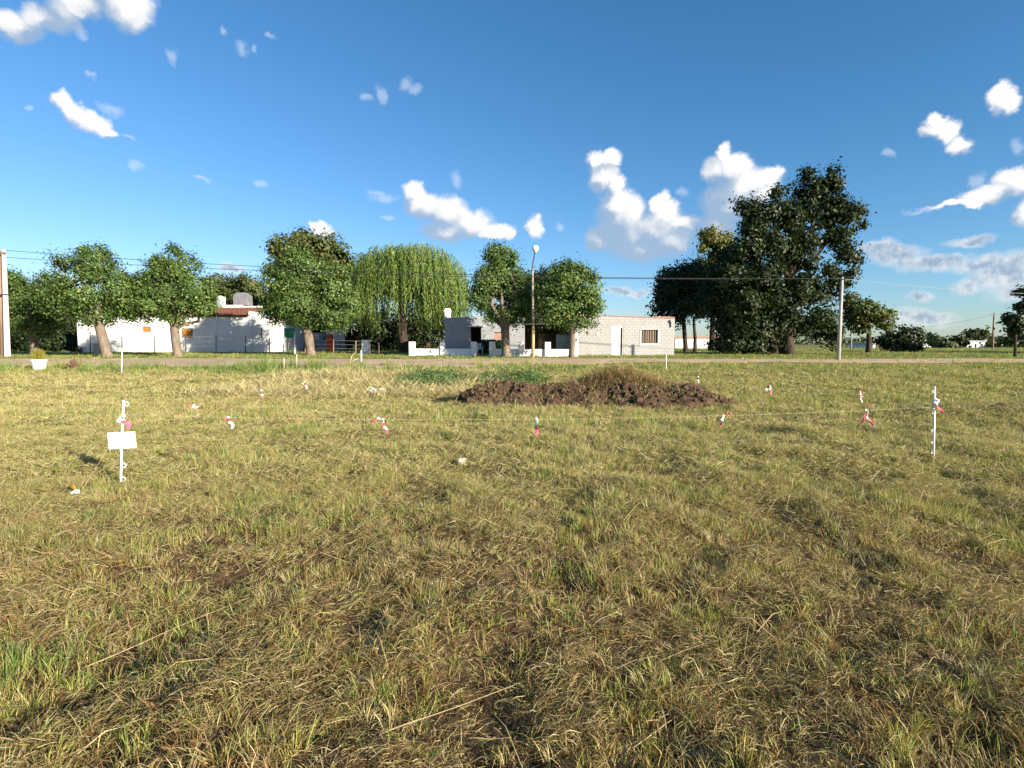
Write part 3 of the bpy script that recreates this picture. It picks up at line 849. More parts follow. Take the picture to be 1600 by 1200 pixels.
def mulberry(label, px, py, top_px, top_py, w0, w1, lob, n, group, leaf=0.082, clump=0.50, cols=MUL, extra=()):
    b = G(px, py); Y = b[1]; k = Y/F_PX
    lob = list(lob)
    for c in random.choices(lob[:7], k=9):       # leading shoots that break the outline
        lob.append((c[0]+random.uniform(-.7, .7)*c[2], c[1]-c[3]*random.uniform(.62, .95), random.uniform(5, 9), random.uniform(8, 15)))
    make_tree('mulberry_tree', label, 'tree', group, b, P(top_px, top_py, Y), w0*k/2, w1*k/2, lobes_px(lob, Y), int(n*2.6), leaf, cols, clump, 'bark', forks=8, extra_trunks=extra)
    return b
GR = 'mulberry trees along the street'
mulberry('mulberry tree beside the concrete pole, behind the planter', 55, 555, 52, 520, 12, 11,
    [(50,470,30,36),(85,465,24,26),(28,490,22,30),(75,485,28,30),(40,445,22,22),(62,510,34,15),(20,450,16,24)], 7000, GR)
mulberry('mulberry tree with a leaning trunk in front of the left end of the white house', 168, 557, 155, 508, 14, 13,
    [(110,425,30,28),(148,415,28,24),(130,455,48,34),(180,450,30,32),(100,475,30,26),(150,490,42,18),(195,470,22,26),(90,440,20,24),(210,485,24,16),(75,465,20,22)], 10500, GR)
mulberry('mulberry tree with a pointed top in front of the orange shutter', 278, 557, 272, 512, 13, 12,
    [(272,405,18,20),(285,420,28,24),(250,425,24,24),(268,455,46,34),(308,450,26,30),(235,475,30,24),(285,490,40,18),(320,475,16,22),(270,392,9,13),(225,450,16,26)], 10500, GR)
d = mulberry('broad mulberry tree with a forked pale trunk beside the willow', 486, 555, 480, 514, 14, 15,
    [(480,430,44,34),(440,445,28,32),(520,450,32,34),(465,475,52,30),(515,490,34,24),(435,480,26,22),(460,410,30,22),(490,500,46,12),(545,470,16,26),(425,495,16,14)], 13500, GR, leaf=0.086)
mulberry('mulberry tree in front of the porch, left of the street lamp', 791, 558, 789, 513, 13, 13,
    [(785,425,32,24),(775,405,14,14),(792,408,14,12),(760,445,26,28),(815,450,26,30),(788,470,48,28),(750,470,18,22),(795,495,40,14),(825,475,14,22)], 9500, GR)
mulberry('mulberry tree with a slender trunk beside the grey block house', 893, 559, 895, 516, 9, 10,
    [(893,440,28,22),(915,450,22,24),(870,450,24,24),(900,475,42,26),(925,480,16,16),(868,485,22,22),(898,503,34,12),(905,427,12,10)], 8500, GR)
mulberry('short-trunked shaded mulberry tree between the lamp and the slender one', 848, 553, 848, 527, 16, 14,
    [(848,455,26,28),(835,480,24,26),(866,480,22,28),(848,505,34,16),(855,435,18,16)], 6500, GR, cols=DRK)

def bgtree(label, px, Y, top_py, r0, lob, n, cols, name='background_tree', leaf=0.16, clump=0.85, group='trees behind the houses', bark='darkbark', lmat='leaf_dark', shell=0.5, cat='tree', depthf=1.0):
    x = P(px, 540, Y)[0]; b = np.array([x, Y, Hs(x, Y)])
    return make_tree(name, label, cat, group, b, P(px, top_py, Y), r0, r0*0.8, lobes_px(lob, Y, depthf), int(n*1.7), leaf, cols, clump, bark, lmat, forks=6, shell=shell)
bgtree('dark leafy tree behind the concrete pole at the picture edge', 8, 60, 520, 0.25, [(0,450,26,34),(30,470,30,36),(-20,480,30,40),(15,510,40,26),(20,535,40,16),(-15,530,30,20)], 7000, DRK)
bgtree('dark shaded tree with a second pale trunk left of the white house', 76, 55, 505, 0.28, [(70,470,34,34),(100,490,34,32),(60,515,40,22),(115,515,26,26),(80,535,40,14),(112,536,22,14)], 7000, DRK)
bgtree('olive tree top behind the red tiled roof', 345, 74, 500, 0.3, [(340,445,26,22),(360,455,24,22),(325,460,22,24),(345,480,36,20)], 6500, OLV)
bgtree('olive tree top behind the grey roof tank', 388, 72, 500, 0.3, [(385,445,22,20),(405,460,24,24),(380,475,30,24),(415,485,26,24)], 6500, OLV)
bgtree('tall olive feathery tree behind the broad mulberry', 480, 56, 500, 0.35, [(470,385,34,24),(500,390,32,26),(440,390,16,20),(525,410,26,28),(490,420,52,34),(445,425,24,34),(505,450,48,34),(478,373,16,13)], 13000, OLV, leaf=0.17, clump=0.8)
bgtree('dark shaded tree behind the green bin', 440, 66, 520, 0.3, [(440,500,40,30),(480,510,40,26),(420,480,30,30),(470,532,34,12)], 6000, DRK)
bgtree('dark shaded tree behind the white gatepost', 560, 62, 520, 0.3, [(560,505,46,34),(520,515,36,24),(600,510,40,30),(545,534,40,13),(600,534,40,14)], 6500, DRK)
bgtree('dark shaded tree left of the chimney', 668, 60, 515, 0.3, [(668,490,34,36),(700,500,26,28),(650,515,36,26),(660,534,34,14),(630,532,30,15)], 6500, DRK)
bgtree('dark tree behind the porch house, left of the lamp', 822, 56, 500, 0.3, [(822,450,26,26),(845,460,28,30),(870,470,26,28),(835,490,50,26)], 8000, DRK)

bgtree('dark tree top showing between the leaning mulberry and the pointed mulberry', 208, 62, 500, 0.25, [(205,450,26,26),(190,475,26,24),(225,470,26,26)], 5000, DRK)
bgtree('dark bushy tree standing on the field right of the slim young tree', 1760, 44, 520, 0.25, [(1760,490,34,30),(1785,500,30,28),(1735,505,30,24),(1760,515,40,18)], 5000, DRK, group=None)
bgtree('dark round tree on the field well right of the slim young tree', 1905, 45, 520, 0.25, [(1905,480,36,34),(1930,500,34,30),(1880,500,34,28),(1905,515,40,20)], 5000, DRK, group=None)
def willow():
    b = G(618, 553); b[1] += 4; b[2] = Hs(b[0], b[1]); Y = b[1]; k = Y/F_PX
    root = thing('willow_tree', b, 'big weeping willow with hanging light green strands', 'tree')
    top = P(628, 470, Y)
    t = MB(); t.tube([b-np.array([0,0,.2]), b*0.6+top*0.4+np.array([-.15,0,0]), top], [0.52, 0.40, 0.33], 12); t.build('trunk', M['darkbark'], root, True)
    crown = [(640,430,88,50),(590,440,52,48),(690,450,42,48),(610,405,52,26),(655,402,50,24),(560,470,28,42),(548,440,22,30),(705,465,28,36)]
    lob = lobes_px(crown, Y, 0.95)
    lb = MB()
    for c, r in lob:
        for j in range(3):
            e = c + norm(RNG.normal(size=(1,3)))[0]*r*0.75; e[2] = max(e[2], c[2])
            m = top*0.5+e*0.5+np.array([0,0,0.6])
            lb.tube([top-np.array([0,0,.3]), top*0.7+m*0.3, m, e], [0.20, 0.15, 0.10, 0.03], 7)
    lb.build('limbs', M['darkbark'], root, True)
    # strands
    ns = 2100
    vol = np.array([r[0]*r[2] for _, r in lob]); li = RNG.choice(len(lob), ns, p=vol/vol.sum())
    C = np.array([c for c, _ in lob])[li]; Rr = np.array([r for _, r in lob])[li]
    dd = norm(RNG.normal(size=(ns, 3))); dd[:, 2] = np.abs(dd[:, 2])*0.9+0.05
    s0 = C + dd*Rr*RNG.uniform(0.72, 1.0, (ns, 1))
    ln = RNG.uniform(1.2, 4.8, ns)
    zmin = P(600, 528, Y)[2]; ln = np.minimum(ln, np.maximum(s0[:,2]-zmin-RNG.uniform(0, 1.4, ns), 0.5))
    per = 30; f = np.tile(np.linspace(0, 1, per), ns); idx = np.repeat(np.arange(ns), per); m = len(idx)
    out = norm(dd*np.array([1,1,0])+1e-6)
    arc = (1-(1-np.minimum(f*3, 1))**2)*0.35
    pts = s0[idx] + out[idx]*arc[:, None] - np.array([0,0,1.0])*(f*ln[idx]-0.12*np.sin(np.minimum(f*4, math.pi)))[:, None]
    pts += RNG.normal(size=(m, 3))*np.array([.05,.05,.03])
    cols = np.array(WIL)[RNG.choice(3, m, p=[.5,.35,.15])]*RNG.uniform(0.7, 1.25, ns)[idx][:, None]*RNG.uniform(0.8, 1.2, (m, 1))
    nr = out[idx]*0.8 + RNG.normal(size=(m, 3))*0.5; nr[:, 2] *= 0.4
    ax = np.tile([0, 0, -1.0], (m, 1)) + RNG.normal(size=(m, 3))*0.28
    quads_mesh('crown', pts, nr, RNG.uniform(0.09, 0.16, m), 0.24, cols, M['leaf_willow'], root, ax)
    # upright tuft on the top
willow()

# right group
def big_tree():
    Y = 43.0; b = np.array([xpx(1232, Y), Y, Hs(xpx(1232, Y), Y)]); k = Y/F_PX
    lob = [(1275,295,36,28),(1295,285,18,16),(1255,310,30,26),(1290,330,40,30),(1235,340,34,28),(1325,340,22,16),(1310,370,30,22),
           (1265,375,40,26),(1200,330,34,22),(1180,350,30,28),(1165,385,30,32),(1205,385,34,28),(1320,395,20,16),(1240,405,26,16),(1255,440,26,16),(1170,322,20,17),(1300,425,30,22),
           (1190,430,44,32),(1145,430,36,30),(1270,460,40,26),(1220,470,50,34),(1165,475,40,34),(1310,440,18,14),(1285,495,32,26),(1180,510,46,28),(1225,505,36,26),(1300,520,18,22),(1215,300,14,14),(1338,328,12,12),(1345,350,8,7),(1335,405,10,9),(1330,425,9,8),(1262,275,9,14),(1300,272,8,12),(1200,535,26,16),(1178,540,20,14),(1310,330,20,14),(1225,395,24,20),(1262,415,22,18),(1250,450,30,22),(1205,455,30,26),(1255,505,26,24),(1150,535,24,16),(1285,525,18,14)]
    extra = [((*(b[:2]+np.array([-0.55, 0.5])), b[2]-.1), P(1205, 470, Y+0.5), 0.34, 0.2),
             ((*(b[:2]+np.array([-1.0, 0.1])), b[2]-.1), P(1195, 490, Y), 0.28, 0.16)]
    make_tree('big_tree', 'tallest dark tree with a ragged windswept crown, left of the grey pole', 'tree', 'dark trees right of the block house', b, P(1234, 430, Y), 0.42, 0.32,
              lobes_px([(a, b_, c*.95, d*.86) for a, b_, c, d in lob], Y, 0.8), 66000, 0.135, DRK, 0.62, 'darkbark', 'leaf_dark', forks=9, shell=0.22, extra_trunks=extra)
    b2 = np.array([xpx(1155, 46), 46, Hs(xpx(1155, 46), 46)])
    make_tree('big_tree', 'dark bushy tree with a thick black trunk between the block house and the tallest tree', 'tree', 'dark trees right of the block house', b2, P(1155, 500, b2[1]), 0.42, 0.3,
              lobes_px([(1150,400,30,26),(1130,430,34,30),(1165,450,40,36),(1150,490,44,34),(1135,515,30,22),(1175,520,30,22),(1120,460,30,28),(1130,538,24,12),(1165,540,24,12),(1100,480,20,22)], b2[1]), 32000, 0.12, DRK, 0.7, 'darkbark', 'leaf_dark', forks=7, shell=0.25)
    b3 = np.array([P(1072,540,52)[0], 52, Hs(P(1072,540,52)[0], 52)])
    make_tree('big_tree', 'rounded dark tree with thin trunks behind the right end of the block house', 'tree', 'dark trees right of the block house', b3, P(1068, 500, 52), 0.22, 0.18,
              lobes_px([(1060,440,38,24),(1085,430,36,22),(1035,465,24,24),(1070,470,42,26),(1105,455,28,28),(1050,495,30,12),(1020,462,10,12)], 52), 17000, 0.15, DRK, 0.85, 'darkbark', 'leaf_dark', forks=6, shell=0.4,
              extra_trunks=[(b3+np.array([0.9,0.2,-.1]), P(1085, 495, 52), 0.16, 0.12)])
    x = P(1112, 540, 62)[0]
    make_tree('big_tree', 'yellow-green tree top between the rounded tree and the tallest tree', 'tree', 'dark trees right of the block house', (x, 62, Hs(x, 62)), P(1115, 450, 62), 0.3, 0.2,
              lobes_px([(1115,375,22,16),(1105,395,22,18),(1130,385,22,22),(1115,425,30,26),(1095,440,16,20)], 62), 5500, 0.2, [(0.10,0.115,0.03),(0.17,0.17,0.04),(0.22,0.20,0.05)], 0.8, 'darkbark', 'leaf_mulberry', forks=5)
    x = P(1357, 549, 50)[0]
    make_tree('small_tree', 'small open-crowned tree with a crooked trunk right of the grey pole', 'tree', None, (x, 50, Hs(x, 50)), P(1358, 515, 50), 0.24, 0.17,
              lobes_px([(1350,485,30,14),(1372,492,18,16),(1335,495,18,20),(1330,470,14,10),(1380,505,12,8),(1345,508,16,10)], 50), 4200, 0.16, OLV, 0.6, 'darkbark', 'leaf_dark', forks=6)
    x = P(1410, 549, 54)[0]
    make_tree('shrub', 'wide dark round shrub on the field right of the crooked small tree', 'shrub', None, (x, 54, Hs(x, 54)), P(1410, 535, 54), 0.12, 0.1,
              lobes_px([(1410,523,28,11),(1390,532,22,10),(1430,528,18,10),(1412,541,30,10),(1385,520,12,5)], 54), 5200, 0.16, DRK, 0.55, 'darkbark', 'leaf_dark', forks=5)
    x = P(1586, 563, 36.5)[0]
    make_tree('sapling', 'slim young tree with a thin trunk at the edge of the field', 'tree', None, (x, 36.5, Hs(x, 36.5)), P(1587, 500, 36.5), 0.085, 0.06,
              lobes_px([(1597,470,11,20),(1585,500,14,12),(1602,500,12,14),(1590,515,10,7)], 36.5), 2200, 0.12, DRK, 0.4, 'darkbark', 'leaf_dark', forks=4)
    for lab, px, Y_, lo in [('low dark hedge-like trees far across the field, left one', 1475, 105, [(1462,532,20,8),(1490,532,20,7),(1475,537,30,6)]),
                         ('rounded far tree behind the pale shed on the field', 1523, 118, [(1523,524,18,7),(1530,532,16,8),(1512,530,10,8)]),
                         ('dark far trees at the picture edge behind the slim young tree', 1592, 110, [(1585,533,18,8),(1605,531,20,10)]),
                         ('small far tree below the thin wooden pole', 1552, 125, [(1550,537,12,5),(1558,540,9,4)])]:
        x = P(px, 540, Y_)[0]
        make_tree('far_tree', lab, 'tree', 'far trees across the field', (x, Y_, Hs(x, Y_)), P(px, 538, Y_), 0.25, 0.2, lobes_px(lo, Y_), 1500, 0.4, [(0.035,0.05,0.018),(0.06,0.07,0.025),(0.08,0.09,0.03)], 1.0, 'darkbark', 'leaf_dark', forks=2)
big_tree()

def treeline():
    """far woods on the horizon"""
    n = 9000
    x = RNG.uniform(-420, 520, n); y = RNG.uniform(330, 400, n)
    hh = 2.5+6*fbm(x, y*0, 38, 101)+2.0*vnoise(x, y*0, 9, 103)
    hh = hh*(0.35+0.65*smooth(0.3, 0.55, fbm(x, y*0, 90, 105)))
    pts = np.stack([x, y, 0.75+RNG.random(n)*hh], 1)
    col = np.array([(0.05,0.07,0.03)])*RNG.uniform(0.6, 1.3, (n, 1))
    root = thing('treeline', (0, 365, 0.7), 'low far-off wood along the horizon beyond the fields', 'woods'); root['kind'] = 'stuff'
    nr = RNG.normal(size=(n, 3)) + np.array([0.3, -0.8, 0.3])
    o = quads_mesh('foliage', pts, nr, RNG.uniform(0.7, 1.6, n), 0.8, col, M['leaf_dark'], root); o['kind'] = 'stuff'
treeline()

# ------------------------------------------------------------------ buildings
def wall_with_holes(x0, x1, z0, z1, y0, y1, holes):
    """wall slab from y0 (front) to y1 with rectangular openings, butted pieces"""
    b = MB()
    xs = sorted({x0, x1, *[h[0] for h in holes], *[h[1] for h in holes]})
    for a, c in zip(xs[:-1], xs[1:]):
        hs = sorted([(h[2], h[3]) for h in holes if h[0] <= a+1e-6 and h[1] >= c-1e-6])
        z = z0
        for h0, h1 in hs:
            if h0 > z+1e-4: b.box(a, c, y0, y1, z, h0)
            z = h1
        if z < z1-1e-4: b.box(a, c, y0, y1, z, z1)
    return b

def white_house():
    Y = 50.5; z0 = Hs(xpx(300, Y), Y)-0.15
    X = lambda p: xpx(p, Y)
    Z = lambda p: zpx(p, Y)
    root = thing('white_house', (X(275), Y, z0), 'long whitewashed house with a strip of red tiled roof behind the mulberry trees', 'house')
    w1 = (X(284), X(302), Z(528), Z(513)); w2 = (X(224), X(237), Z(519), Z(510))
    wall_with_holes(X(122), X(397), z0, Z(494.5), Y, Y+0.3, [w1, w2]).build('wall', M['white_wall'], root)
    # gable-ended block at the right
    b = MB(); s = (X(408.5), X(411), Z(528), Z(512))
    zt = lambda p: Z(486)+(p-388)/(425-388)*(Z(497)-Z(486))
    b.prism([(X(397), z0), (s[0], z0), (s[0], zt(408.5)), (X(397), zt(397)), ], Y-0.12, Y+8)
    b.prism([(s[1], z0), (X(425), z0), (X(425), zt(425)), (s[1], zt(411))], Y-0.12, Y+8)
    b.prism([(s[0], z0), (s[1], z0), (s[1], s[2]), (s[0], s[2])], Y-0.12, Y+8)
    b.prism([(s[0], s[3]), (s[1], s[3]), (s[1], zt(411)), (s[0], zt(408.5))], Y-0.12, Y+8)
    b.prism([(X(389), Z(494.4)), (X(397), Z(494.4)), (X(397), zt(397)), (X(391), Z(486))], Y-0.02, Y+8)
    b.build('gable_block', M['white_wall'], root)
    b = MB(); b.box(s[0], s[1], Y+0.1, Y+0.14, s[2], s[3]); b.build('slit_window', M['dark_gap'], root)
    b = MB(); b.box(X(122), X(122)+0.3, Y+0.3, Y+8, z0, Z(497)); b.box(X(122)+.3, X(397), Y+7.7, Y+8, z0, Z(480))
    b.build('rear_wall', M['white_wall'], root)
    # shutters
    for (a, c, d0, d1), nm in ((w1, 0), (w2, 1)):
        b = MB(); b.box(a, c, Y+0.2, Y+0.28, d0, d1)
        wo = b.build('window', M['dark_gap'], root)
        fr = 0.07
        f = MB(); f.box(a, c, Y+0.04, Y+0.19, d1-fr, d1); f.box(a, c, Y+0.04, Y+0.19, d0, d0+fr); f.box(c-fr*2.2, c, Y+0.04, Y+0.19, d0+fr, d1-fr); f.box(a, a+fr, Y+0.04, Y+0.19, d0+fr, d1-fr)
        f.build('frame', M['oldwood'], wo)
        mid = (a+fr+c-fr*2.2)/2
        for u0, u1 in ((a+fr, mid-0.01), (mid+0.01, c-fr*2.2)):
            sh = MB(); n = 7
            for q in range(n):
                za = d0+fr+(d1-d0-2*fr)*q/n; zb = d0+fr+(d1-d0-2*fr)*(q+0.88)/n
                sh.box(u0, u1, Y+0.07, Y+0.12, za, zb)
            sh.build('shutter', M['orange_wood'], wo)
    # tiled roof: rows of barrel tiles
    t = MB(); xa, xb = X(205), X(391); nrow = 9; step = 0.21
    zr, ze = Z(483)+0.35, Z(494)+0.02
    sl = MB(); sl.add([(xa, Y-0.25, ze-0.04), (xb, Y-0.25, ze-0.04), (xb, Y+3.6, zr-0.04), (xa, Y+3.6, zr-0.04)], [(0,1,2,3)])
    sl.build('roof_deck', M['tile'], root)
    x = xa
    while x < xb-0.1:
        for r in range(nrow):
            f0, f1 = r/nrow, (r+1.12)/nrow
            y0, y1 = Y-0.3+3.9*f0, Y-0.3+3.9*f1; h0 = ze+(zr-ze)*f0+0.03; h1 = ze+(zr-ze)*f1
            vs = []
            for (yy, hh, rr) in ((y0, h0, 0.095), (y1, h1, 0.08)):
                for q in range(5):
                    th = math.pi*q/4
                    vs.append((x+0.1+rr*math.cos(th), yy, hh+rr*0.75*math.sin(th)))
            t.add(vs, [(q, q+1, q+6, q+5) for q in range(4)])
        x += step
    o = t.build('roof_tiles', M['tile'], root); o['kind'] = 'stuff'
    b = MB(); b.box(X(122), xa, Y+0.3, Y+7.7, Z(500)-0.2, Z(500)); b.box(xa, X(397), Y+3.6, Y+7.7, zr-0.25, zr-0.02); b.build('flat_roof', M['tank_grey'], root)
    b = MB(); b.box(X(318), X(352), Y+3.5, Y+3.8, zr-0.02, zpx(476.5, Y+3.5)); b.box(X(352), X(377), Y+3.55, Y+3.8, zr-0.02, zpx(478, Y+3.5)); b.build('parapet', M['white_wall'], root)
    # tank base
    b = MB(); b.box(X(378), X(404), Y+3.4, Y+5, zr-0.02, zpx(477.5, Y+3.4)); b.box(X(399), X(404), Y+3.37, Y+3.7, zpx(477.5, Y+3.4), zpx(471, Y+3.4)); b.build('tank_base', M['white_wall'], root)
    c = P(380, 477, Y+4.2); k = 10*(Y+4.2)/F_PX
    t = thing('water_tank', c, 'grey boxy water tank with a stepped lid on the white house roof', 'water tank')
    b = MB(); b.obox(c, (1, 0), k, k, c[2]-0.02, zpx(462, Y+4.2)); b.build('tank_body', M['tank_shaded'], t)
    b = MB(); b.obox(c, (1, 0), k, k, zpx(462, Y+4.2), zpx(457.5, Y+4.2), 0.45); b.build('lid', M['tank_shaded'], t)
    c = P(345, 477, Y+4.6); k = 7.5*(Y+4.6)/F_PX; h = zpx(462, Y+4.6)-c[2]
    t = thing('water_tank', c, 'round pale greenish water tank on the white house roof', 'water tank')
    b = MB(); b.lathe(c, [(k*.92, -0.3), (k, .1*h), (k*.97, .5*h), (k, .72*h)]); b.build('tank_body', M['tank_pale'], t, True)
    b = MB(); b.lathe(c, [(k*1.05, .725*h), (k*0.9, .88*h), (k*.35, .96*h), (k*.3, 1.0*h)]); b.build('lid', M['tank_pale'], t, True)
white_house()

def shed():
    Y = 60; z0 = Hs(xpx(440, Y), Y)-.1
    root = thing('white_shed', (xpx(440, Y), Y, z0), 'white lean-to shed partly hidden behind the end of the white house', 'shed')
    b = MB(); x0, x1 = xpx(424, Y), xpx(448, Y)
    b.prism([(x0, z0+.5), (x1-.4, z0+.5), (x1+.2, zpx(533, Y)), (x1-.3, zpx(517, Y)), (x0, zpx(512, Y))], Y, Y+3)
    b.build('wall', M['white_wall'], root)
    b = MB(); b.box(x0+.2, x1-.7, Y+0.1, Y+2.9, z0-.05, z0+.5); b.build('plinth', M['dark_gap'], root)
    Y = 58; z0 = Hs(xpx(500, Y), Y)-.05
    root = thing('low_building', (xpx(505, Y), Y, z0), 'low shaded building with a faded blue wall behind the broad mulberry', 'building')
    b = MB(); b.box(xpx(488, Y), xpx(528, Y), Y, Y+3, z0, zpx(531, Y)); b.build('wall', M['blue_grey'], root)
    b = MB(); b.box(xpx(488, Y), xpx(497, Y), Y+.1, Y+3, zpx(531, Y), zpx(520, Y)); b.box(xpx(508, Y), xpx(526, Y), Y+.3, Y+3, zpx(531, Y), zpx(514, Y)); b.build('upper_wall', M['white_wall'], root)
    c = P(516, 531, 57.5)
    b = MB(); b.lathe((c[0], c[1]-.2, c[2]), [(.27,-1.6), (.28,-.9), (.34,0), (.36,.3), (.34,.55), (.25,.62)], 16)
    tag(b.build('drum', M['red'], None, True), 'red metal drum in front of the low shaded building', 'drum')
shed()

def porch_house():
    Y = 42.1; X = lambda p: xpx(p, Y); Z = lambda p: zpx(p, Y)
    z0 = Hs(0, Y)-.15
    root = thing('porch_house', (X(770), Y, z0), 'flat-roofed white house in tree shade behind the low white wall', 'house')
    door = (X(735.5), X(752), z0, Z(511)); win = (X(772), X(786), Z(531), Z(519))
    wall_with_holes(X(695), X(820), z0, Z(498), Y, Y+.25, [door, win]).build('wall', M['grey_wall'], root)
    b = MB(); b.prism([(X(695), Z(497.9)), (X(820), Z(497.9)), (X(820), Z(496.5)), (X(757), Z(496.5)), (X(748), Z(493.5)), (X(736), Z(494.5)), (X(695), Z(497.2))], Y, Y+.25); b.build('parapet', M['grey_wall'], root)
    b = MB(); b.box(X(695), X(695)+.25, Y+.25, Y+7, z0, Z(500)); b.box(X(819), X(820), Y+.25, Y+7, z0, Z(500)); b.box(X(695), X(820), Y+7, Y+7.2, z0, Z(500)); b.build('side_wall', M['grey_wall'], root)
    b = MB(); b.box(X(695)+.25, X(819), Y+.25, Y+7, Z(500)-.2, Z(500)); b.box(X(688.5), X(695), Y+.3, Y+1.5, Z(502), Z(500.8)); b.build('roof', M['tank_grey'], root)
    b = MB(); b.box(door[0], door[1], Y+1.2, Y+1.25, z0, door[3]); dr = b.build('door', M['dark_gap'], root)
    b = MB(); b.box(door[1]-.2, door[1]-.14, Y+1.12, Y+1.2, z0+1.0, z0+1.1); b.build('handle', M['wire_grey'], dr)
    b = MB(); b.box(X(731), X(756), Y-.5, Y, Z(511), Z(511)+.08); b.build('lintel_slab', M['white_wall'], root)
    b = MB(); b.box(win[0], win[1], Y+.12, Y+.16, win[2], win[3]); wo = b.build('window', M['brick'], root)
    b = MB(); b.box(win[0]-.05, win[1]+.05, Y-.06, Y-.003, win[2]-.08, win[2]); b.build('sill', M['white_wall'], wo)
    b = MB(); ch = P(699.5, 497, Y+1.5); zc = ch[2]-.4; k = (Y+1.5)/F_PX
    b.obox(ch, (1,0), 4.2*k, 4.2*k, zc, zpx(488, Y+1.5)); b.obox(ch, (1,0), 5.6*k, 5.2*k, zpx(488, Y+1.5), zpx(484.5, Y+1.5), .15); b.obox(ch, (1,0), 4.0*k, 4.0*k, zpx(484.5, Y+1.5), zpx(482, Y+1.5))
    b.build('chimney', M['white_wall'], root)
    # carport wall between the two houses
    Yc = 42.2
    root2 = thing('carport', (xpx(858, Yc), Yc, z0), 'dark open carport with a grey-green gate between the two houses', 'carport')
    b = MB(); b.box(xpx(820.5, Yc), xpx(896, Yc), Yc+4, Yc+4.2, z0, zpx(505, Yc)); b.build('back_wall', M['oldwood'], root2)
    b = MB(); b.box(xpx(821, Yc), xpx(896, Yc), Yc+.3, Yc+4, zpx(507, Yc), zpx(505, Yc)); b.build('roof', M['darkpost'], root2)
    g = MB(); xa, xb = xpx(869, Yc), xpx(893, Yc); nn = 8
    for i in range(nn):
        u0 = xa+(xb-xa)*i/nn; g2 = MB(); g2.box(u0+.006, u0+(xb-xa)/nn-.006, Yc-.02, Yc+.02, z0+.1, zpx(522.5, Yc)); g2.build('panel', M['green_grey'], root2)
    for zz in (.3, 1.3):
        g = MB(); g.box(xa, xb, Yc+.025, Yc+.06, z0+zz, z0+zz+.08); g.build('gate_rail', M['darkpost'], root2)
porch_house()

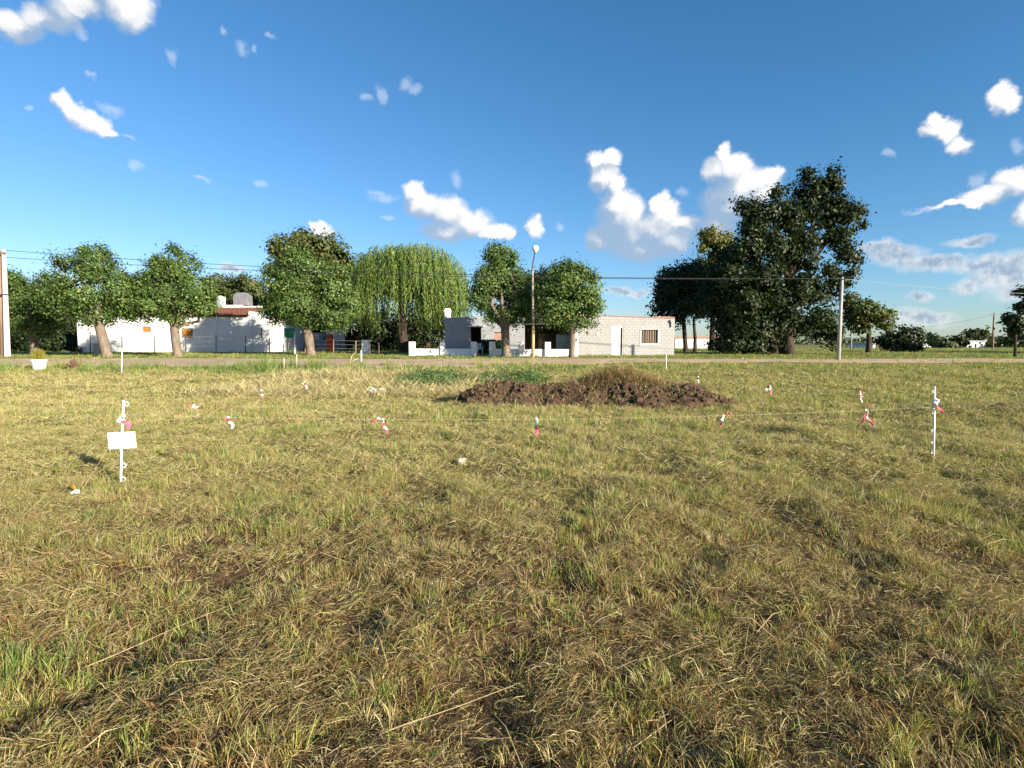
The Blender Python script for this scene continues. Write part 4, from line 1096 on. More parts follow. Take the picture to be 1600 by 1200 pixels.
def block_house():
    Y = 41.0; X = lambda p: xpx(p, Y); Z = lambda p: zpx(p, Y)
    z0 = Hs(X(970), Y)-.12
    root = thing('block_house', (X(974), Y, z0), 'unplastered grey concrete block house with a white door and one window', 'house')
    x0, x1 = X(896), X(1053.5)
    ztop = lambda x: Z(493.6)+(x-X(935))/(X(1053)-X(935))*(Z(498.3)-Z(493.6))
    door = (X(955.5), X(973.5), z0, Z(511)); win = (X(1000), X(1029.5), Z(538.5), Z(513))
    # core wall with openings
    b = MB(); cy0, cy1 = Y+.012, Y+.2
    cuts = [x0, door[0], door[1], win[0], win[1], x1]
    for a, c in zip(cuts[:-1], cuts[1:]):
        if a == door[0]: zs = [(door[3], None)]
        elif a == win[0]: zs = [(z0, win[2]), (win[3], None)]
        else: zs = [(z0, None)]
        for lo, hi in zs:
            b.prism([(a, lo), (c, lo), (c, hi if hi else ztop(c)), (a, hi if hi else ztop(a))], cy0, cy1)
    b.build('mortar_wall', M['mortar'], root)
    # blocks: real units standing 12 mm proud of the joints
    bl = MB(); ch, cw, j = .2, .4, .012; row = 0; z = z0
    while z < ztop(x0):
        x = x0 - (cw/2 if row % 2 else 0)
        while x < x1:
            a, c = max(x+j/2, x0), min(x+cw-j/2, x1); lo = z+j/2; hi = z+ch-j/2
            segs = [(a, c)]
            for h in (door, win):
                if hi > h[2] and lo < h[3]:
                    ns = []
                    for (s0, s1) in segs:
                        if s1 <= h[0] or s0 >= h[1]: ns.append((s0, s1))
                        else:
                            if s0 < h[0]: ns.append((s0, h[0]-.002))
                            if s1 > h[1]: ns.append((h[1]+.002, s1))
                    segs = ns
            for (s0, s1) in segs:
                if s1-s0 > .03 and lo < min(ztop(s0), ztop(s1))-.03:
                    hh = min(hi, min(ztop(s0), ztop(s1)))
                    yy = Y-random.uniform(0, .006)
                    bl.box(s0, s1, yy, Y+.011, lo, hh)
            x += cw
        z += ch; row += 1
    o = bl.build('concrete_blocks', M['grey_block'], root); o['kind'] = 'stuff'
    b = MB(); b.box(x1-.2, x1, Y+.2, Y+8, z0, Z(498.5)); b.box(x0, x0+.2, Y+.2, Y+8, z0, Z(494)); b.box(x0+.2, x1-.2, Y+7.8, Y+8, z0, Z(496)); b.build('side_wall', M['grey_block'], root)
    b = MB(); b.add([(x0+.2, Y+.2, ztop(x0)-.1), (x1-.2, Y+.2, ztop(x1)-.1), (x1-.2, Y+7.8, ztop(x1)-.1), (x0+.2, Y+7.8, ztop(x0)-.1)], [(0,1,2,3)]); b.build('roof', M['tank_grey'], root)
    br = MB(); x = x0
    while x < x1-.05:
        c = min(x+.225, x1)
        for lay in range(2 if x > X(1022) else 1):
            zz = ztop(x)+.004+lay*.075+random.uniform(-.004, .004)
            br.add([(x, Y-.03, zz), (c-.012, Y-.03, zz-.006), (c-.012, Y+.2, zz-.006), (x, Y+.2, zz), (x, Y-.03, zz+.07), (c-.012, Y-.03, zz+.064), (c-.012, Y+.2, zz+.064), (x, Y+.2, zz+.07)],
                   [(3,2,1,0),(4,5,6,7),(0,1,5,4),(1,2,6,5),(2,3,7,6),(3,0,4,7)])
        x += .225
    o = br.build('brick_coping', M['brick'], root); o['kind'] = 'stuff'
    # door leaf with upper glazed grille
    a, c, lo, hi = door
    b = MB(); b.box(a+.0, a+.06, Y+.02, Y+.12, lo, hi); b.box(c-.06, c, Y+.02, Y+.12, lo, hi); b.box(a+.06, c-.06, Y+.02, Y+.12, hi-.06, hi); 
    dr_l, dr_r = a+.065, c-.2
    d = MB(); d.box(dr_l, dr_r, Y+.05, Y+.09, lo+.02, lo+1.02); d.box(dr_l, dr_l+.1, Y+.05, Y+.09, lo+1.02, hi-.065); d.box(dr_r-.1, dr_r, Y+.05, Y+.09, lo+1.02, hi-.065)
    do = d.build('door', M['door_white'], root)
    b.build('door_frame', M['frame_white'], do)
    p = MB(); p.box(dr_l+.1, dr_r-.1, Y+.07, Y+.08, lo+1.02, hi-.065); p.build('pane', M['cream'], do)
    for q in range(4):
        g = MB(); zz = lo+1.02+(hi-.065-lo-1.02)*q/3.6; g.box(dr_l+.1, dr_r-.1, Y+.045, Y+.069, zz, zz+.035); g.build('glazing_bar', M['door_white'], do)
    h = MB(); h.box(dr_r-.08, dr_r-.05, Y-.01, Y+.049, lo+1.0, lo+1.12); h.build('handle', M['wire_grey'], do)
    k = MB(); k.box(c-.195, c-.065, Y+.1, Y+.12, lo, hi-.065); k.build('door_shadow_strip', M['dark_gap'], do)  # near-black strip painted as the shadow beside the door leaf
    # window
    a, c, lo, hi = win
    fr = .085
    b = MB(); b.box(a, c, Y-.03, Y+.14, hi-fr, hi); b.box(a, c, Y-.03, Y+.14, lo, lo+fr); b.box(a, a+fr, Y-.03, Y+.14, lo+fr, hi-fr); b.box(c-fr, c, Y-.03, Y+.14, lo+fr, hi-fr)
    wo = b.build('window', M['frame_white'], root)
    n = 28; v = []; f = []
    for i in range(n+1):
        x = a+fr+(c-a-2*fr)*i/n; yy = Y+.11+.03*math.sin(i*1.5)
        v += [(x, yy, lo+fr), (x, yy, hi-fr)]
    for i in range(n): f.append((2*i, 2*i+2, 2*i+3, 2*i+1))
    cu = MB(); cu.add(v, f); cu.build('curtain', M['curtain'], wo)
    for i in range(1, 3):
        bars = MB(); x = a+fr+(c-a-2*fr)*i/3; bars.box(x-.015, x+.015, Y+.02, Y+.05, lo+fr, hi-fr); bars.build('glazing_bar', M['oldwood'], wo)
    s = MB(); s.box(a-.06, c+.06, Y-.07, Y-.031, lo-.05, lo+.01); s.build('sill', M['frame_white'], wo)
    l = MB(); l.box(x1-.34, x1-.2, Y-.16, Y-.01, Z(503.5), Z(499.5)); l.box(x1-.29, x1-.25, Y-.12, Y-.01, Z(511), Z(503.5)); l.build('wall_lamp', M['tank_grey'], root)
    l = MB(); l.box(X(932), X(934.5), Y-.05, Y-.008, Z(524), Z(520)); l.build('meter_plate', M['door_white'], root)
block_house()

def low_wall():
    pl = P(644, 553, 41.6); 
    Yf = lambda px: 40.5 - (px-644)/(898-644)*2.0
    pt = lambda px: np.array([xpx(px, Yf(px)), Yf(px)])
    runs = [([644, 691.5, 740.5], 'low white boundary wall with square pillars left of the gate opening'), ([769, 814.5, 856, 898], 'low white boundary wall with square pillars between gate and meter pillar')]
    for pil, lab in runs:
        c = pt(pil[0]); z = Hs(*c)
        root = thing('boundary_wall', (*c, z), lab, 'wall', 'low white front walls')
        for a, b_ in zip(pil[:-1], pil[1:]):
            p0, p1 = pt(a), pt(b_); d = (p1-p0); L = np.linalg.norm(d); d /= L; m = (p0+p1)/2
            zz = Hs(*m); w = MB(); w.obox(m, d, L/2-.18, .075, zz-.2, zz+.52); w.build('wall_panel', M['white_low'], root, bevel=.01)
        for q in pil:
            if q == 898: continue
            p = pt(q); hw = .20 if q != 691.5 else .15
            zz = Hs(*p); w = MB(); w.obox(p, (1, -.1), hw, hw, zz-.2, zz+1.03); w.build('pillar', M['white_low'], root, bevel=.012)
    p = pt(898.5); z = Hs(*p)
    t = thing('meter_pillar', (*p, z), 'taller white pillar with a grey meter box beside the block house', 'pillar')
    b = MB(); b.obox(p, (1,0), .2, .2, z-.2, z+1.62); b.build('pillar', M['white_low'], t, bevel=.012)
    b = MB(); b.box(p[0]-.02, p[0]+.14, p[1]-.25, p[1]-.2, z+.98, z+1.28); bx = b.build('meter_box', M['tank_grey'], t)
    b = MB(); b.box(p[0]+.01, p[0]+.11, p[1]-.258, p[1]-.2505, z+1.12, z+1.24); b.build('meter_glass', M['darkpost'], bx)
    # gatepost further left
    q = G(572, 552.5); k = q[1]/F_PX
    b = MB(); b.obox(q, (1, 0), 5.2*k, 5.2*k, q[2]-.2, zpx(531, q[1])); tag(b.build('gatepost', M['white_low'], None, bevel=.01), 'square white gatepost standing alone in front of the willow', 'gatepost')
    # chair in the gate gap
    c = np.array([xpx(750, 41.6), 41.6]); z = Hs(*c)
    ch = thing('plastic_chair', (*c, z), 'white plastic chair standing in the gate opening of the porch house', 'chair')
    b = MB(); b.obox(c, (1,0), .22, .21, z+.42, z+.46); b.build('seat', M['plastic_white'], ch)
    b = MB(); 
    for s_ in (-.15, 0, .15): b.box(c[0]+s_-.05, c[0]+s_+.05, c[1]+.18, c[1]+.21, z+.46, z+.80)
    b.box(c[0]-.22, c[0]+.22, c[1]+.18, c[1]+.21, z+.80, z+.88); b.build('backrest', M['plastic_white'], ch)
    for sx in (-1, 1):
        for sy in (-1, 1):
            b = MB(); b.tube([(c[0]+sx*.21, c[1]+sy*.2, z), (c[0]+sx*.18, c[1]+sy*.17, z+.43)], .025, 6); b.build('leg', M['plastic_white'], ch)
        b = MB(); b.tube([(c[0]+sx*.2, c[1]-.17, z+.44), (c[0]+sx*.22, c[1]-.15, z+.64), (c[0]+sx*.21, c[1]+.19, z+.66)], .022, 6); b.build('armrest', M['plastic_white'], ch)
    # hedge behind the wall
    x = xpx(768, 41.6)
    n = 2600; pts = np.stack([RNG.uniform(xpx(753, 41.8), xpx(788, 41.8), n), RNG.normal(41.9, .22, n), Hs(x, 41.8)+RNG.uniform(0, 1.15, n)], 1)
    r = thing('hedge', (x, 41.8, Hs(x, 41.8)), 'dark green clipped hedge behind the low wall, right of the gate opening', 'hedge')
    quads_mesh('foliage', pts, RNG.normal(size=(n, 3)), RNG.uniform(.06, .11, n), .6, np.array([[.02,.06,.025]])*RNG.uniform(.7, 1.3, (n, 1)), M['leaf_dark'], r)
low_wall()

def far_buildings():
    def fb(name, px0, px1, py0, py1, Y, lab, mat, roof=None, wins=(), cat='building'):
        z0 = Hs(xpx(px0, Y), Y)-.2
        root = thing(name, (xpx((px0+px1)/2, Y), Y, z0), lab, cat, 'far buildings across the field')
        hs = [(xpx(a, Y), xpx(b, Y), zpx(d, Y), zpx(c, Y)) for a, b, c, d in wins]
        wall_with_holes(xpx(px0, Y), xpx(px1, Y), z0, zpx(py0, Y), Y, Y+.3, hs).build('wall', mat, root)
        for xa in (xpx(px0, Y), xpx(px1, Y)-.3):
            b = MB(); b.box(xa, xa+.3, Y+.3, Y+7, z0, zpx(py0, Y)); b.build('side_wall', mat, root)
        b = MB(); b.box(xpx(px0, Y)-.2, xpx(px1, Y)+.2, Y-.2, Y+7.2, zpx(py0, Y)+.01, zpx(py0, Y)+.25); b.build('roof', roof or mat, root)
        for h in hs:
            w = MB(); w.box(h[0], h[1], Y+.15, Y+.2, h[2], h[3]); w.build('window', M['dark_gap'], root)
        return root
    fb('far_house', 1055, 1121, 528.5, 545, 90, 'low white far house seen between the block house and the tree trunks', M['white_wall'], M['brick'], [(1083, 1086, 534, 539), (1104, 1107, 534, 539)])
    fb('far_shed', 1511, 1539, 534, 545, 112, 'pale cream shed on the far side of the field', M['frame_white'], M['tank_grey'], [(1523, 1526, 537, 545)])
    fb('far_hut', 1364, 1368, 538, 546, 100, 'tiny cream hut behind the crooked small tree', M['frame_white'], M['tank_grey'], [(1365.5, 1366.5, 540, 546)])
    fb('far_white_barn', 1443, 1456, 538.5, 544, 130, 'tiny white barn beyond the dark shrub on the field', M['white_wall'], M['tank_grey'], [(1447, 1449, 540, 544)])
far_buildings()

# ------------------------------------------------------------------ poles, wires, lamp
def poles():
    b = G(11, 557); Y = b[1]
    c = thing('concrete_pole', b, 'pale square concrete power pole beside a thin brown pole', 'utility pole')
    t = P(5.5, 390, Y); m = MB(); kk = Y/F_PX
    m.tube([b-np.array([0,0,.3]), t], [5.4*kk, 3.6*kk], 4); m.build('shaft', M['concrete'], c)
    x = MB(); x.tube([t+np.array([-.32,-.18,-.25]), t+np.array([.32,-.18,-.25])], .045, 6); x.build('crossarm', M['oldwood'], c)
    for s in (-.26, .26):
        i = MB(); i.lathe(t+np.array([s,-.18,-.21]), [(.03,0),(.05,.04),(.035,.08),(.045,.12),(.02,.15)], 10); i.build('insulator', M['plastic_white'], c, True)
    k = MB(); k.lathe(t*0.58+b*0.42, [(3.8*kk,-.02),(5.4*kk,-.02),(5.4*kk,.05),(3.8*kk,.05)], 8); k.build('band', M['darkpost'], c)
    b2 = G(3, 557); t2 = P(0, 392, b2[1]); m = MB()
    m.tube([b2-np.array([0,0,.3]), t2], [.11, .08], 10)
    tag(m.build('wooden_pole', M['oldwood'], None, True), 'thin brown wooden pole at the left picture edge', 'utility pole')
    # right concrete pole
    b3 = G(1310, 562.5); t3 = P(1316, 433, b3[1]); kk = b3[1]/F_PX
    c3 = thing('concrete_pole', b3, 'plain grey concrete power pole in front of the dark trees', 'utility pole')
    m = MB(); m.tube([b3-np.array([0,0,.3]), t3], [3.0*kk, 2.0*kk], 8); m.build('shaft', M['concrete'], c3, True)
    i = MB(); i.tube([t3+np.array([-.2,-.1,-.12]), t3+np.array([.2,-.1,-.12])], .03, 6); i.build('crossarm', M['darkpost'], c3)
    # thin far poles
    b4 = np.array([xpx(1551, 88), 88, Hs(xpx(1551, 88), 88)]); t4 = P(1553.5, 489, 88)
    m = MB(); m.tube([b4-np.array([0,0,.3]), t4], [.16, .11], 8)
    c4 = thing('wooden_pole', b4, 'thin dark wooden pole far across the field', 'utility pole'); m.build('shaft', M['oldwood'], c4, True)
    m = MB(); m.box(t4[0]-.55, t4[0]+.55, 87.87, 87.97, t4[2]-.35, t4[2]-.22); m.build('crossarm', M['oldwood'], c4)
    b5 = np.array([xpx(1330, 82), 82, Hs(xpx(1330, 82), 82)]); m = MB(); m.tube([b5-np.array([0,0,.3]), P(1331, 513, 82)], [.09, .07], 8)
    tag(m.build('far_post', M['concrete'], None, True), 'slim pale post on the field behind the grey concrete pole', 'post')
    # street lamp
    b6 = G(832.5, 559); Y = b6[1]; kk = Y/F_PX
    l = thing('street_lamp', b6, 'tall street lamp with a white globe, ochre foot and mottled grey shaft', 'street lamp')
    p1 = P(833.2, 512, Y); p2 = P(832, 420, Y); p3 = P(836, 393, Y)
    m = MB(); m.tube([b6-np.array([0,0,.3]), p1], [2.7*kk, 2.3*kk], 12); m.build('foot', M['paintpole'], l, True)
    m = MB(); m.tube([p1, p2], [2.0*kk, 1.6*kk], 12); m.build('shaft', M['greypole'], l, True)
    m = MB(); m.tube([p2-np.array([0,0,.15]), P(832, 415, Y), p3], [.045, .04, .035], 8); m.build('arm', M['darkpost'], l, True)
    m = MB(); m.lathe(p3+np.array([.02, 0, -.06]), [(.05,-.08),(.09,0),(.12,.06)], 14); m.build('collar', M['tank_grey'], l, True)
    m = MB(); g0 = p3+np.array([.02, 0, 0]); m.lathe(g0, [(.1,0),(.19,.08),(.22,.18),(.2,.28),(.13,.36),(.02,.385)], 20); m.build('globe', M['glass_lamp'], l, True)
    # wires
    def wire(pts, lab, r=.017, mat='wire'):
        m = MB(); m.tube(pts, r, 5, False); tag(m.build('power_line', M[mat], None, True), lab, 'power line', 'overhead power lines')
    def sagline(a, c, sag, n=40):
        return [a*(1-f)+c*f - np.array([0,0,4*sag*f*(1-f)]) for f in np.linspace(0, 1, n)]
    tA = t+np.array([-.26,-.18,-.06]); tB = t+np.array([.26,-.18,-.06])
    wire(sagline(t+np.array([.26,-.18,-.08]), t3+np.array([0,-.1,-.1]), .55), 'upper black power line from the square concrete pole to the grey pole')
    wire(sagline(t*0.93+b*0.07, t3*.985+b3*.015, .50), 'lower black power line just under the upper one')
    wire(sagline(t3+np.array([.1,0,-.1]), P(1720, 462, 33), .2), 'thin line running on from the grey pole out of the picture', .010, 'wire_grey')
    wire(sagline(t4+np.array([-.5,-.08,-.3]), P(1420, 512, 130), .5), 'thin faint line leaving the far wooden pole', .02, 'wire_grey')
poles()

# ------------------------------------------------------------------ fences, posts, stakes
def fences():
    def fence(pxs, pyb, tops, mat, lab, nw, w=.03):
        pts = [G(a, b) for a, b in zip(pxs, pyb)]
        root = thing('wire_fence', pts[0], lab, 'fence', 'wire fences in front of the houses')
        tp = []
        for p, ty, px in zip(pts, tops, pxs):
            m = MB(); t = P(px, ty, p[1]); m.tube([p-np.array([0,0,.2]), t], [w*1.2, w], 6); m.build('post', M[mat], root, True); tp.append(t)
        for k in range(nw):
            m = MB(); f = .95-.28*k
            m.tube([p*(1-f)+t*f for p, t in zip(pts, tp)], .007, 4, False); m.build('wire', M['wire_grey'], root)
    fence([141,190.5,241,290,337.5,383.5,421], [552.5]*7, [523,526,525,525,524,525,528], 'darkpost', 'wire fence on dark iron posts in front of the white house wall', 3, .032)
    fence([477,521,556,578,592], [553.5,553.5,553.5,553.5,554], [531,530,532,531,535], 'oldwood', 'wire fence on old wooden posts in front of the willow', 3, .04)
    # single posts near the street
    def post(px, py, ty, w, mat, lab, name='wooden_stake', cat='stake', lean=0, group=None):
        p = G(px, py); t = P(px+lean, ty, p[1]); m = MB()
        m.tube([p-np.array([0,0,.15]), p*.5+t*.5, t], [w*1.1, w, w*.85], 7); tag(m.build(name, M[mat], None, True), lab, cat, group)
    post(460.5, 553.5, 519, .06, 'plastic_white', 'white painted post next to the teal bin', 'white_post', 'post')
    post(443.5, 577, 559, .035, 'palewood', 'short pale stake standing in the verge grass, left one of the pair', lean=.3)
    post(463, 577, 553, .035, 'palewood', 'taller pale stake in the verge grass, right one of the pair', lean=.5)
    post(564.5, 566, 547, .04, 'plastic_white', 'short whitish stake below the white gatepost')
    post(442.8, 553.5, 538, .05, 'plastic_white', 'short white post under the shed end')
    post(189.5, 584, 545, .022, 'plastic_white', 'thin white stake by the road edge at the left', 'thin_stake', lean=1.5)
    post(1041, 579, 552, .016, 'plastic_white', 'thin white stake by the road edge in front of the block house', 'thin_stake')
    for px, py, tx, ty, lab in ((545, 574, 562, 543, 'thin crooked branch leaning up toward the white gatepost'), (550, 572, 560, 560, 'short bent branch leaning in the verge grass')):
        p = G(px, py); t = P(tx, ty, p[1]+.3); m = MB()
        mid = (p+t)/2 + np.array([-.12, 0, .08]); m.tube([p-np.array([0,0,.05]), mid, t], [.028, .024, .014], 6)
        tag(m.build('leaning_branch', M['palewood'], None, True), lab, 'branch')
    # teal bin
    p = G(451, 553); p[1] += .3; kk = p[1]/F_PX
    t = thing('litter_bin', p, 'round teal bin raised on thin legs beside the white post', 'bin')
    zb = zpx(528.5, p[1]); zt_ = zpx(513, p[1]); h = zt_-zb; r = 7.6*kk
    m = MB(); m.lathe((p[0], p[1], zb), [(r*.35,0),(r*.8,.16*h),(r,.45*h),(r*1.02,h),(r*.9,h),(r*.85,.5*h)], 18); m.build('bin_body', M['teal'], t, True)
    for s in (-1, 1):
        m = MB(); m.tube([(p[0]+s*.16, p[1], p[2]-.1), (p[0]+s*.2, p[1], zb+.25)], .025, 6); m.build('leg', M['darkpost'], t)
    # planter
    p = G(61.5, 578); kk = p[1]/F_PX
    t = thing('planter', p, 'white concrete planter by the road with a yellowish plant', 'planter')
    zt_ = zpx(561.5, p[1]); r = 10.5*kk
    m = MB(); m.lathe(p, [(r*.72,-.05),(r*.95,zt_-p[2]-.1),(r*1.03,zt_-p[2]-.1),(r*1.03,zt_-p[2]),(r*.86,zt_-p[2]),(r*.84,zt_-p[2]-.08)], 14); m.build('pot', M['concrete_pot'], t, False)
    n = 700; az = RNG.random(n)*6.28; rr = RNG.random(n)*r*.55
    base = np.stack([p[0]+rr*np.cos(az), p[1]+rr*np.sin(az), np.full(n, zt_-.05)], 1)
    col = np.where(RNG.random((n,1)) < .6, np.array([[.34,.27,.04]]), np.array([[.17,.20,.04]]))*RNG.uniform(.7,1.2,(n,1))
    vv, l, s, tt, c = merge([(blades_geo(base, az, np.abs(RNG.normal(.12,.12,n)), RNG.uniform(.25,.66,n)*(1-.5*rr/r), RNG.uniform(.015,.03,n), True), col)])
    fast_mesh('plant', vv, l, s, tt, M['blade'], c, t)
    # reddish dry shrub
    def twigbush(px, py, h, lab, col, n=420):
        p = G(px, py); t = thing('dry_shrub', p, lab, 'shrub')
        m = MB(); pts = []
        for k in range(26):
            a = random.uniform(0, 6.28); ln = h*random.uniform(.6, 1.1); le = random.uniform(.1, .8)
            e = p+np.array([math.cos(a)*math.sin(le)*ln, math.sin(a)*math.sin(le)*ln, math.cos(le)*ln])
            m.tube([p-np.array([0,0,.03]), (p+e)/2+np.array([0,0,.05]), e], [.014,.010,.005], 5, False); pts.append(e)
        m.build('twigs', M['oldwood'], t)
        pts = np.array(pts)[RNG.integers(0, 26, n)]; pts = p+(pts-p)*RNG.uniform(.45, 1.05, (n, 1))+RNG.normal(size=(n, 3))*.05
        quads_mesh('leaves', pts, RNG.normal(size=(n, 3)), RNG.uniform(.02,.05,n), .5, np.array([col])*RNG.uniform(.7,1.3,(n,1)), M['leaf_mulberry'], t)
    twigbush(115, 579, .55, 'small reddish dry shrub by the road right of the planter', (.24,.12,.08))
    twigbush(125, 553, .6, 'dark red shrub beside the grey concrete box', (.14,.05,.035))
    # grey box under tree
    p = G(155.5, 553); kk = p[1]/F_PX; m = MB(); m.obox(p, (1,0), 5.5*kk, 5.5*kk, p[2]-.1, zpx(537.5, p[1])); m.obox(p, (1,0), 6.1*kk, 6.1*kk, zpx(537.5, p[1]), zpx(536.5, p[1]))
    tag(m.build('concrete_box', M['concrete'], None), 'grey concrete box standing behind the leaning mulberry trunk', 'concrete box')
fences()

# ------------------------------------------------------------------ survey stakes, string and tape
def rope_and_tape():
    Lb = G(187.5, 758); Lt = P(193, 625, Lb[1]); Rb = G(1459, 714); Rt = P(1460.5, 604, Rb[1])
    def stake(b, t, lab, loops, side):
        root = thing('survey_stake', b, lab, 'stake', 'white survey stakes')
        m = MB(); m.tube([b-np.array([0,0,.12]), b*.5+t*.5, t], [.0125, .0125, .0115], 10); m.build('shaft', M['plastic_white'], root, True)
        for f in loops:
            c = b*(1-f)+t*f; r = .023 if side > 0 else .012
            m = MB(); ring = [c+np.array([side*(.012+r)+r*math.cos(a), 0, r*math.sin(a)]) for a in np.linspace(0, 2*math.pi, 15)]
            m.tube(ring, .006 if side > 0 else .0045, 6, False); m.build('wire_loop', M['plastic_white'], root, True)
    stake(Lb, Lt, 'white stake carrying a blank board near the left of the lot', (.07, .235, .955), 1)
    stake(Rb, Rt, 'white stake with small loops standing alone on the right side of the lot', (.06, .21, .38, .63, .72, .93), -1)
    # board
    c = P(190.5, 688, Lb[1]-.035); k = Lb[1]/F_PX
    t = MB(); w, h = 21.5*k, 13*k; an = R(3.0)
    def pt(a, d, y): return (c[0]+a*math.cos(an)-d*math.sin(an), c[1]+y, c[2]+a*math.sin(an)+d*math.cos(an))
    vs = [pt(-w,-h,-.004), pt(w,-h,-.004), pt(w,h,-.004), pt(-w,h,-.004), pt(-w,-h,.004), pt(w,-h,.004), pt(w,h,.004), pt(-w,h,.004)]
    t.add(vs, [(0,1,2,3),(7,6,5,4),(0,4,5,1),(1,5,6,2),(2,6,7,3),(3,7,4,0)])
    sb = t.build('sign_board', M['plastic_white'], None)
    tag(sb, 'small blank white board tied to the left stake, tilted a little', 'sign board')
    # faint yellowed smudges in the middle where the tie goes through
    for (a, d) in ((-.022, .02), (.022, .02), (-.018, -.04), (.02, -.045)):
        s = MB(); s.lump(pt(a, d, -.0065), .011, .002, .013, int(a*1000), 8, 4, .2); s.build('tie', M['cream'], sb)
    def rope(pts, lab, r=.0012):
        m = MB(); m.tube(pts, r, 5, False); tag(m.build('string', M['rope'], None, True), lab, 'string', 'strings between the stakes')
    def seg(a, c, sag, n=24): return [a*(1-f)+c*f-np.array([0,0,4*sag*f*(1-f)]) for f in np.linspace(0, 1, n)]
    la = P(196, 648.5, Lb[1]-.02); ra = P(1459, 636, Rb[1]-.02)
    front = seg(la, ra, .10, 60); rope(front, 'pale string stretched across the front between the two white stakes')
    lq = P(476, 597, 15.4); lend = np.array([-5.95, 17.0, Hs(-5.95, 17.0)+.05]); lm = P(408, 610, 11.9)
    left = seg(P(195, 649, Lb[1]+.02), lm, .04, 20)+seg(lm, lq, .02, 14)[1:]+seg(lq, lend, 0, 5)[1:]; rope(left, 'pale string running back from the left stake to the straw', .0018)
    rq = P(1091, 589, 15.2); rend = np.array([5.3, 16.6, Hs(5.3, 16.6)+.05]); rm_ = np.array([5.0, 10.8, .72])
    right = seg(P(1460, 628, Rb[1]+.02), rm_, .03, 20)+seg(rm_, rq, .02, 14)[1:]+seg(rq, rend, 0, 5)[1:]; rope(right, 'pale string running back from the right stake to the soil mound')
    g0 = G(124, 776)+np.array([0,0,.03]); rope(seg(P(186, 668, Lb[1]-.02), g0, .02, 16)+[g0+np.array([.18,-.02,.01]), g0+np.array([.26,.01,.03])], 'loose string dropping from the left stake to a ground peg')
    # tape flags
    def flag(p, tails, lab, s=1.0):
        p = np.array(p); root = thing('tape_flag', p, lab, 'tape flag', 'red and white tape flags on the strings')
        m = MB(); m.lump(p, .016*s, .014*s, .016*s, random.randint(0, 999), 8, 5, .25); m.build('knot', M['tape_white'], root)
        for (dx, dz, ln, wd, order) in tails:
            ln *= 1.15; wd *= .40
            m = MB(); d = np.array([dx, random.uniform(-.25, .25), dz]); d /= np.linalg.norm(d)
            sd = np.cross(d, [0, 1, .2]); sd /= np.linalg.norm(sd); nrm = np.cross(d, sd)
            n = 9; vs = []
            for i in range(n):
                f = i/(n-1); ww = wd*(.35+1.1*math.sin(min(1, f*1.2+.12)*math.pi*.75))*.5
                q = p + d*ln*f + nrm*.022*math.sin(f*6+dx*3) + sd*.012*math.sin(f*8+dz*5) - np.array([0,0,1])*ln*.14*f*f
                tw = .9*math.sin(f*4+dx*7); sx_ = sd*math.cos(tw)+nrm*math.sin(tw)
                vs += [q-sx_*ww, q+nrm*.005, q+sx_*ww]
            for i in range(n-1):
                m.mi = 0 if (order[min(int(i/(n-1)*len(order)), len(order)-1)] == 'w') else 1
                o = len(m.v) if i == 0 else o
                if i == 0: m.v += [tuple(map(float, v)) for v in vs]
                for c_ in range(2):
                    m.f.append((o+i*3+c_, o+i*3+c_+1, o+(i+1)*3+c_+1, o+(i+1)*3+c_)); m.m.append(m.mi)
            m.build('tail', [M['tape_white'], M['tape_red']], root)
    def on(path, px):
        best = min(path, key=lambda q: abs(q[0]/q[1]*F_PX+800-px)); return best
    pr = lambda q: q[0]/(q[1]*CT-(q[2]-EYE)*ST)*F_PX+800
    def at(path, px):
        for a, b in zip(path[:-1], path[1:]):
            u, v = pr(a), pr(b)
            if (u-px)*(v-px) <= 0 and abs(v-u) > 1e-9:
                f = (px-u)/(v-u); return a*(1-f)+b*f
        return min(path, key=lambda q: abs(pr(q)-px))
    flag(P(193, 650, Lb[1]-.045), [(-.8,-.75,.085,.085,'www'), (.25,-1,.115,.095,'wrr')], 'red and white tape bow tied round the left stake above the board', 1.2)
    flag(at(front, 357), [(.3,-1,.10,.06,'rww'), (-.7,-.2,.06,.03,'r')], 'small tape flag on the front string, first one right of the board stake')
    flag(at(front, 598), [(.3,-1,.14,.06,'wrwr'), (-1,.15,.11,.05,'wr')], 'two-tailed tape flag on the front string between the board stake and the middle flag')
    flag(at(front, 838), [(.02,-1,.15,.075,'wwrr')], 'single hanging tape flag at the middle of the front string')
    flag(at(front, 1130), [(-.2,-1,.11,.07,'wwr'), (.9,.35,.10,.045,'rr')], 'tape flag on the front string below the right end of the soil mound')
    flag(at(front, 1353), [(.55,-1,.20,.055,'wwrrw'), (-.35,-1,.14,.055,'rrr')], 'tape flag with two spread tails on the front string next to the right stake')
    flag(P(1463, 625, Rb[1]-.04), [(.4,-1,.14,.085,'wrr'), (-.2,-1,.09,.04,'w')], 'tape flag tied to the top of the right stake', 1.1)
    flag(at(left, 303), [(.5,-.6,.09,.08,'wr'), (-.9,-.1,.08,.05,'rr')], 'tape flag on the left back string, nearer the stake')
    flag(P(408, 610, 11.9), [(.1,-1,.12,.09,'wwr')], 'pale tape flag farther along the left back string', 1.2)
    flag(at(right, 1345), [(-.1,.9,.10,.09,'rwr'), (.3,-.8,.07,.05,'w')], 'pink looking tape loop on the right back string, nearer the stake', 1.2)
    flag(at(right, 1203), [(.3,-.7,.13,.10,'wrr'), (-.8,-.5,.12,.07,'rw')], 'tape flag farther along the right back string', 1.3)
    flag(P(1091, 589, 15.2), [(.2,-1,.13,.09,'rw')], 'faint pale tape flag at the far end above the soil mound', 1.2)
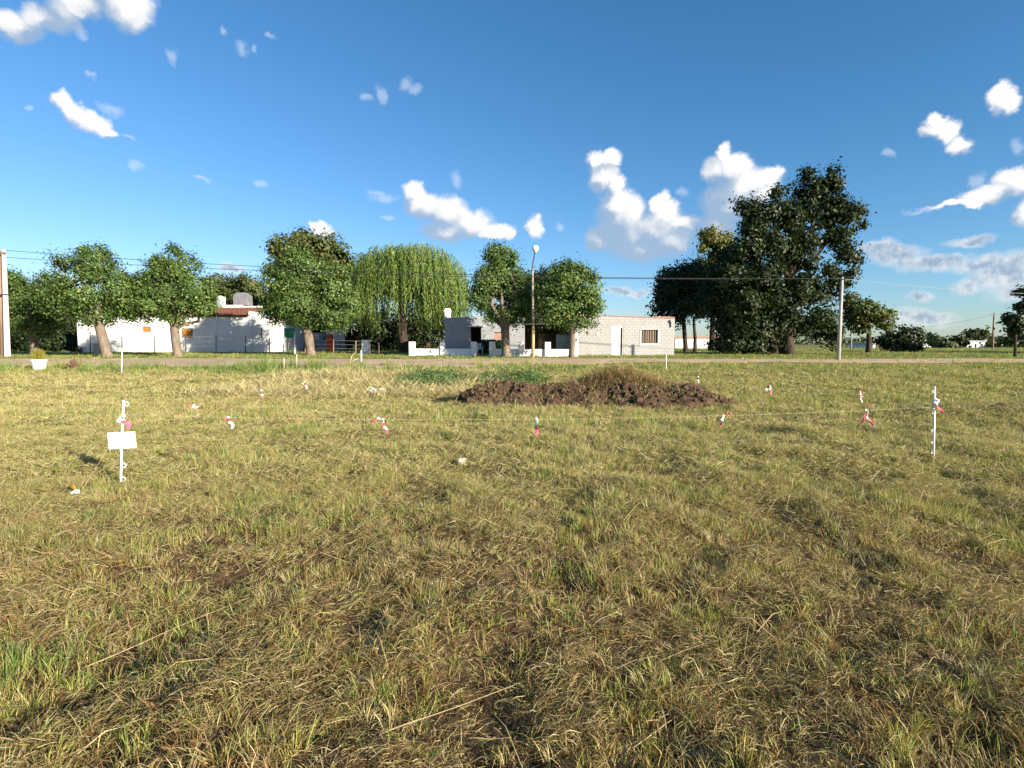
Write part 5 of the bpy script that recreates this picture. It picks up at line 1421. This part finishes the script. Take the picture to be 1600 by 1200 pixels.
    flag(P(476, 597, 15.4), [(.2,-1,.15,.10,'rw'), (-.8,-.4,.1,.06,'w')], 'faded pink tape flag hanging low over the straw', 1.3)
    flag(g0, [(-.9,.25,.10,.08,'www'), (.9,-.15,.13,.05,'wrr')], 'tape flag on the ground peg at the left below the board', 1.2)
    # peg
    m = MB(); m.tube([g0+np.array([.0,.02,-.1]), g0+np.array([-.085,.03,.09])], [.012,.012], 8); tag(m.build('ground_peg', M['orange_wood'], None, True), 'short orange-brown peg in the grass at the left below the board', 'peg')
rope_and_tape()

def small_things():
    p = G(720, 726); m = MB(); m.lump(p+np.array([0,0,.05]), .065, .05, .04, 5, 10, 6, .2); tag(m.build('stone', M['stone'], None), 'pale pinkish stone lying in the grass in front of the string', 'stone')
    for px, py, r, lab in ((583, 615, .16, 'crumpled white plastic bag lying at the edge of the straw'), (596, 613, .13, 'second crumpled whitish bag right beside the first')):
        p = G(px, py); m = MB(); m.lump(p+np.array([0,0,r*.45]), r, r*.7, r*.6, px, 12, 8, .38); tag(m.build('plastic_bag', M['plastic_bag'], None), lab, 'plastic bag')
    # fallen straw stalks, near ones one by one
    S = [((130,1055),(440,925),.006,'longest straw stalk in the grass, arching up to the right at the left'),
         ((592,1165),(808,1083),.006,'thick straw stalk pointing up to the right near the bottom middle'),
         ((990,1182),(1155,1085),.007,'thick pale straw stalk rising from the bottom edge right of the middle'),
         ((960,1058),(1030,1035),.004,'short straw stalk in the right half beside the tangled straw'),
         ((1030,1045),(1170,998),.004,'straw stalk lying above the tangled straw at the right'),
         ((735,950),(835,957),.004,'thin straw stalk lying level in the middle of the lot'),
         ((1535,907),(1600,910),.005,'straw stalk reaching in level from the right edge'),
         ((930,985),(970,964),.004,'short tilted straw stalk right of the level one'),
         ((730,1170),(800,1168),.004,'short level straw stalk at the bottom centre'),
         ((835,1053),(895,1060),.004,'thin level straw stalk left of the tangled straw'),
         ((1070,1090),(1160,1075),.005,'straw stalk crossing the thick pale one')]
    for a, c, r, lab in S:
        px_seed = a[0]; p, q = G(*a), G(*c); mid = (p+q)/2; n = 9; pts = []
        for i in range(n):
            f = i/(n-1); w = p*(1-f)+q*f; side = np.array([-(q-p)[1], (q-p)[0], 0])*.03*math.sin(f*math.pi)
            w = w+side; w[2] = Hs(w[0], w[1])*.3+(p[2]*(1-f)+q[2]*f)*.7+.040+.004*math.sin(f*6+px_seed); pts.append(w)
        m = MB(); m.tube(pts, list(np.linspace(r*.42, r*.16, n)), 6); tag(m.build('straw_stalk', M['straw'], None, True), lab, 'straw stalk', 'straw stalks fallen in the near grass')
small_things()
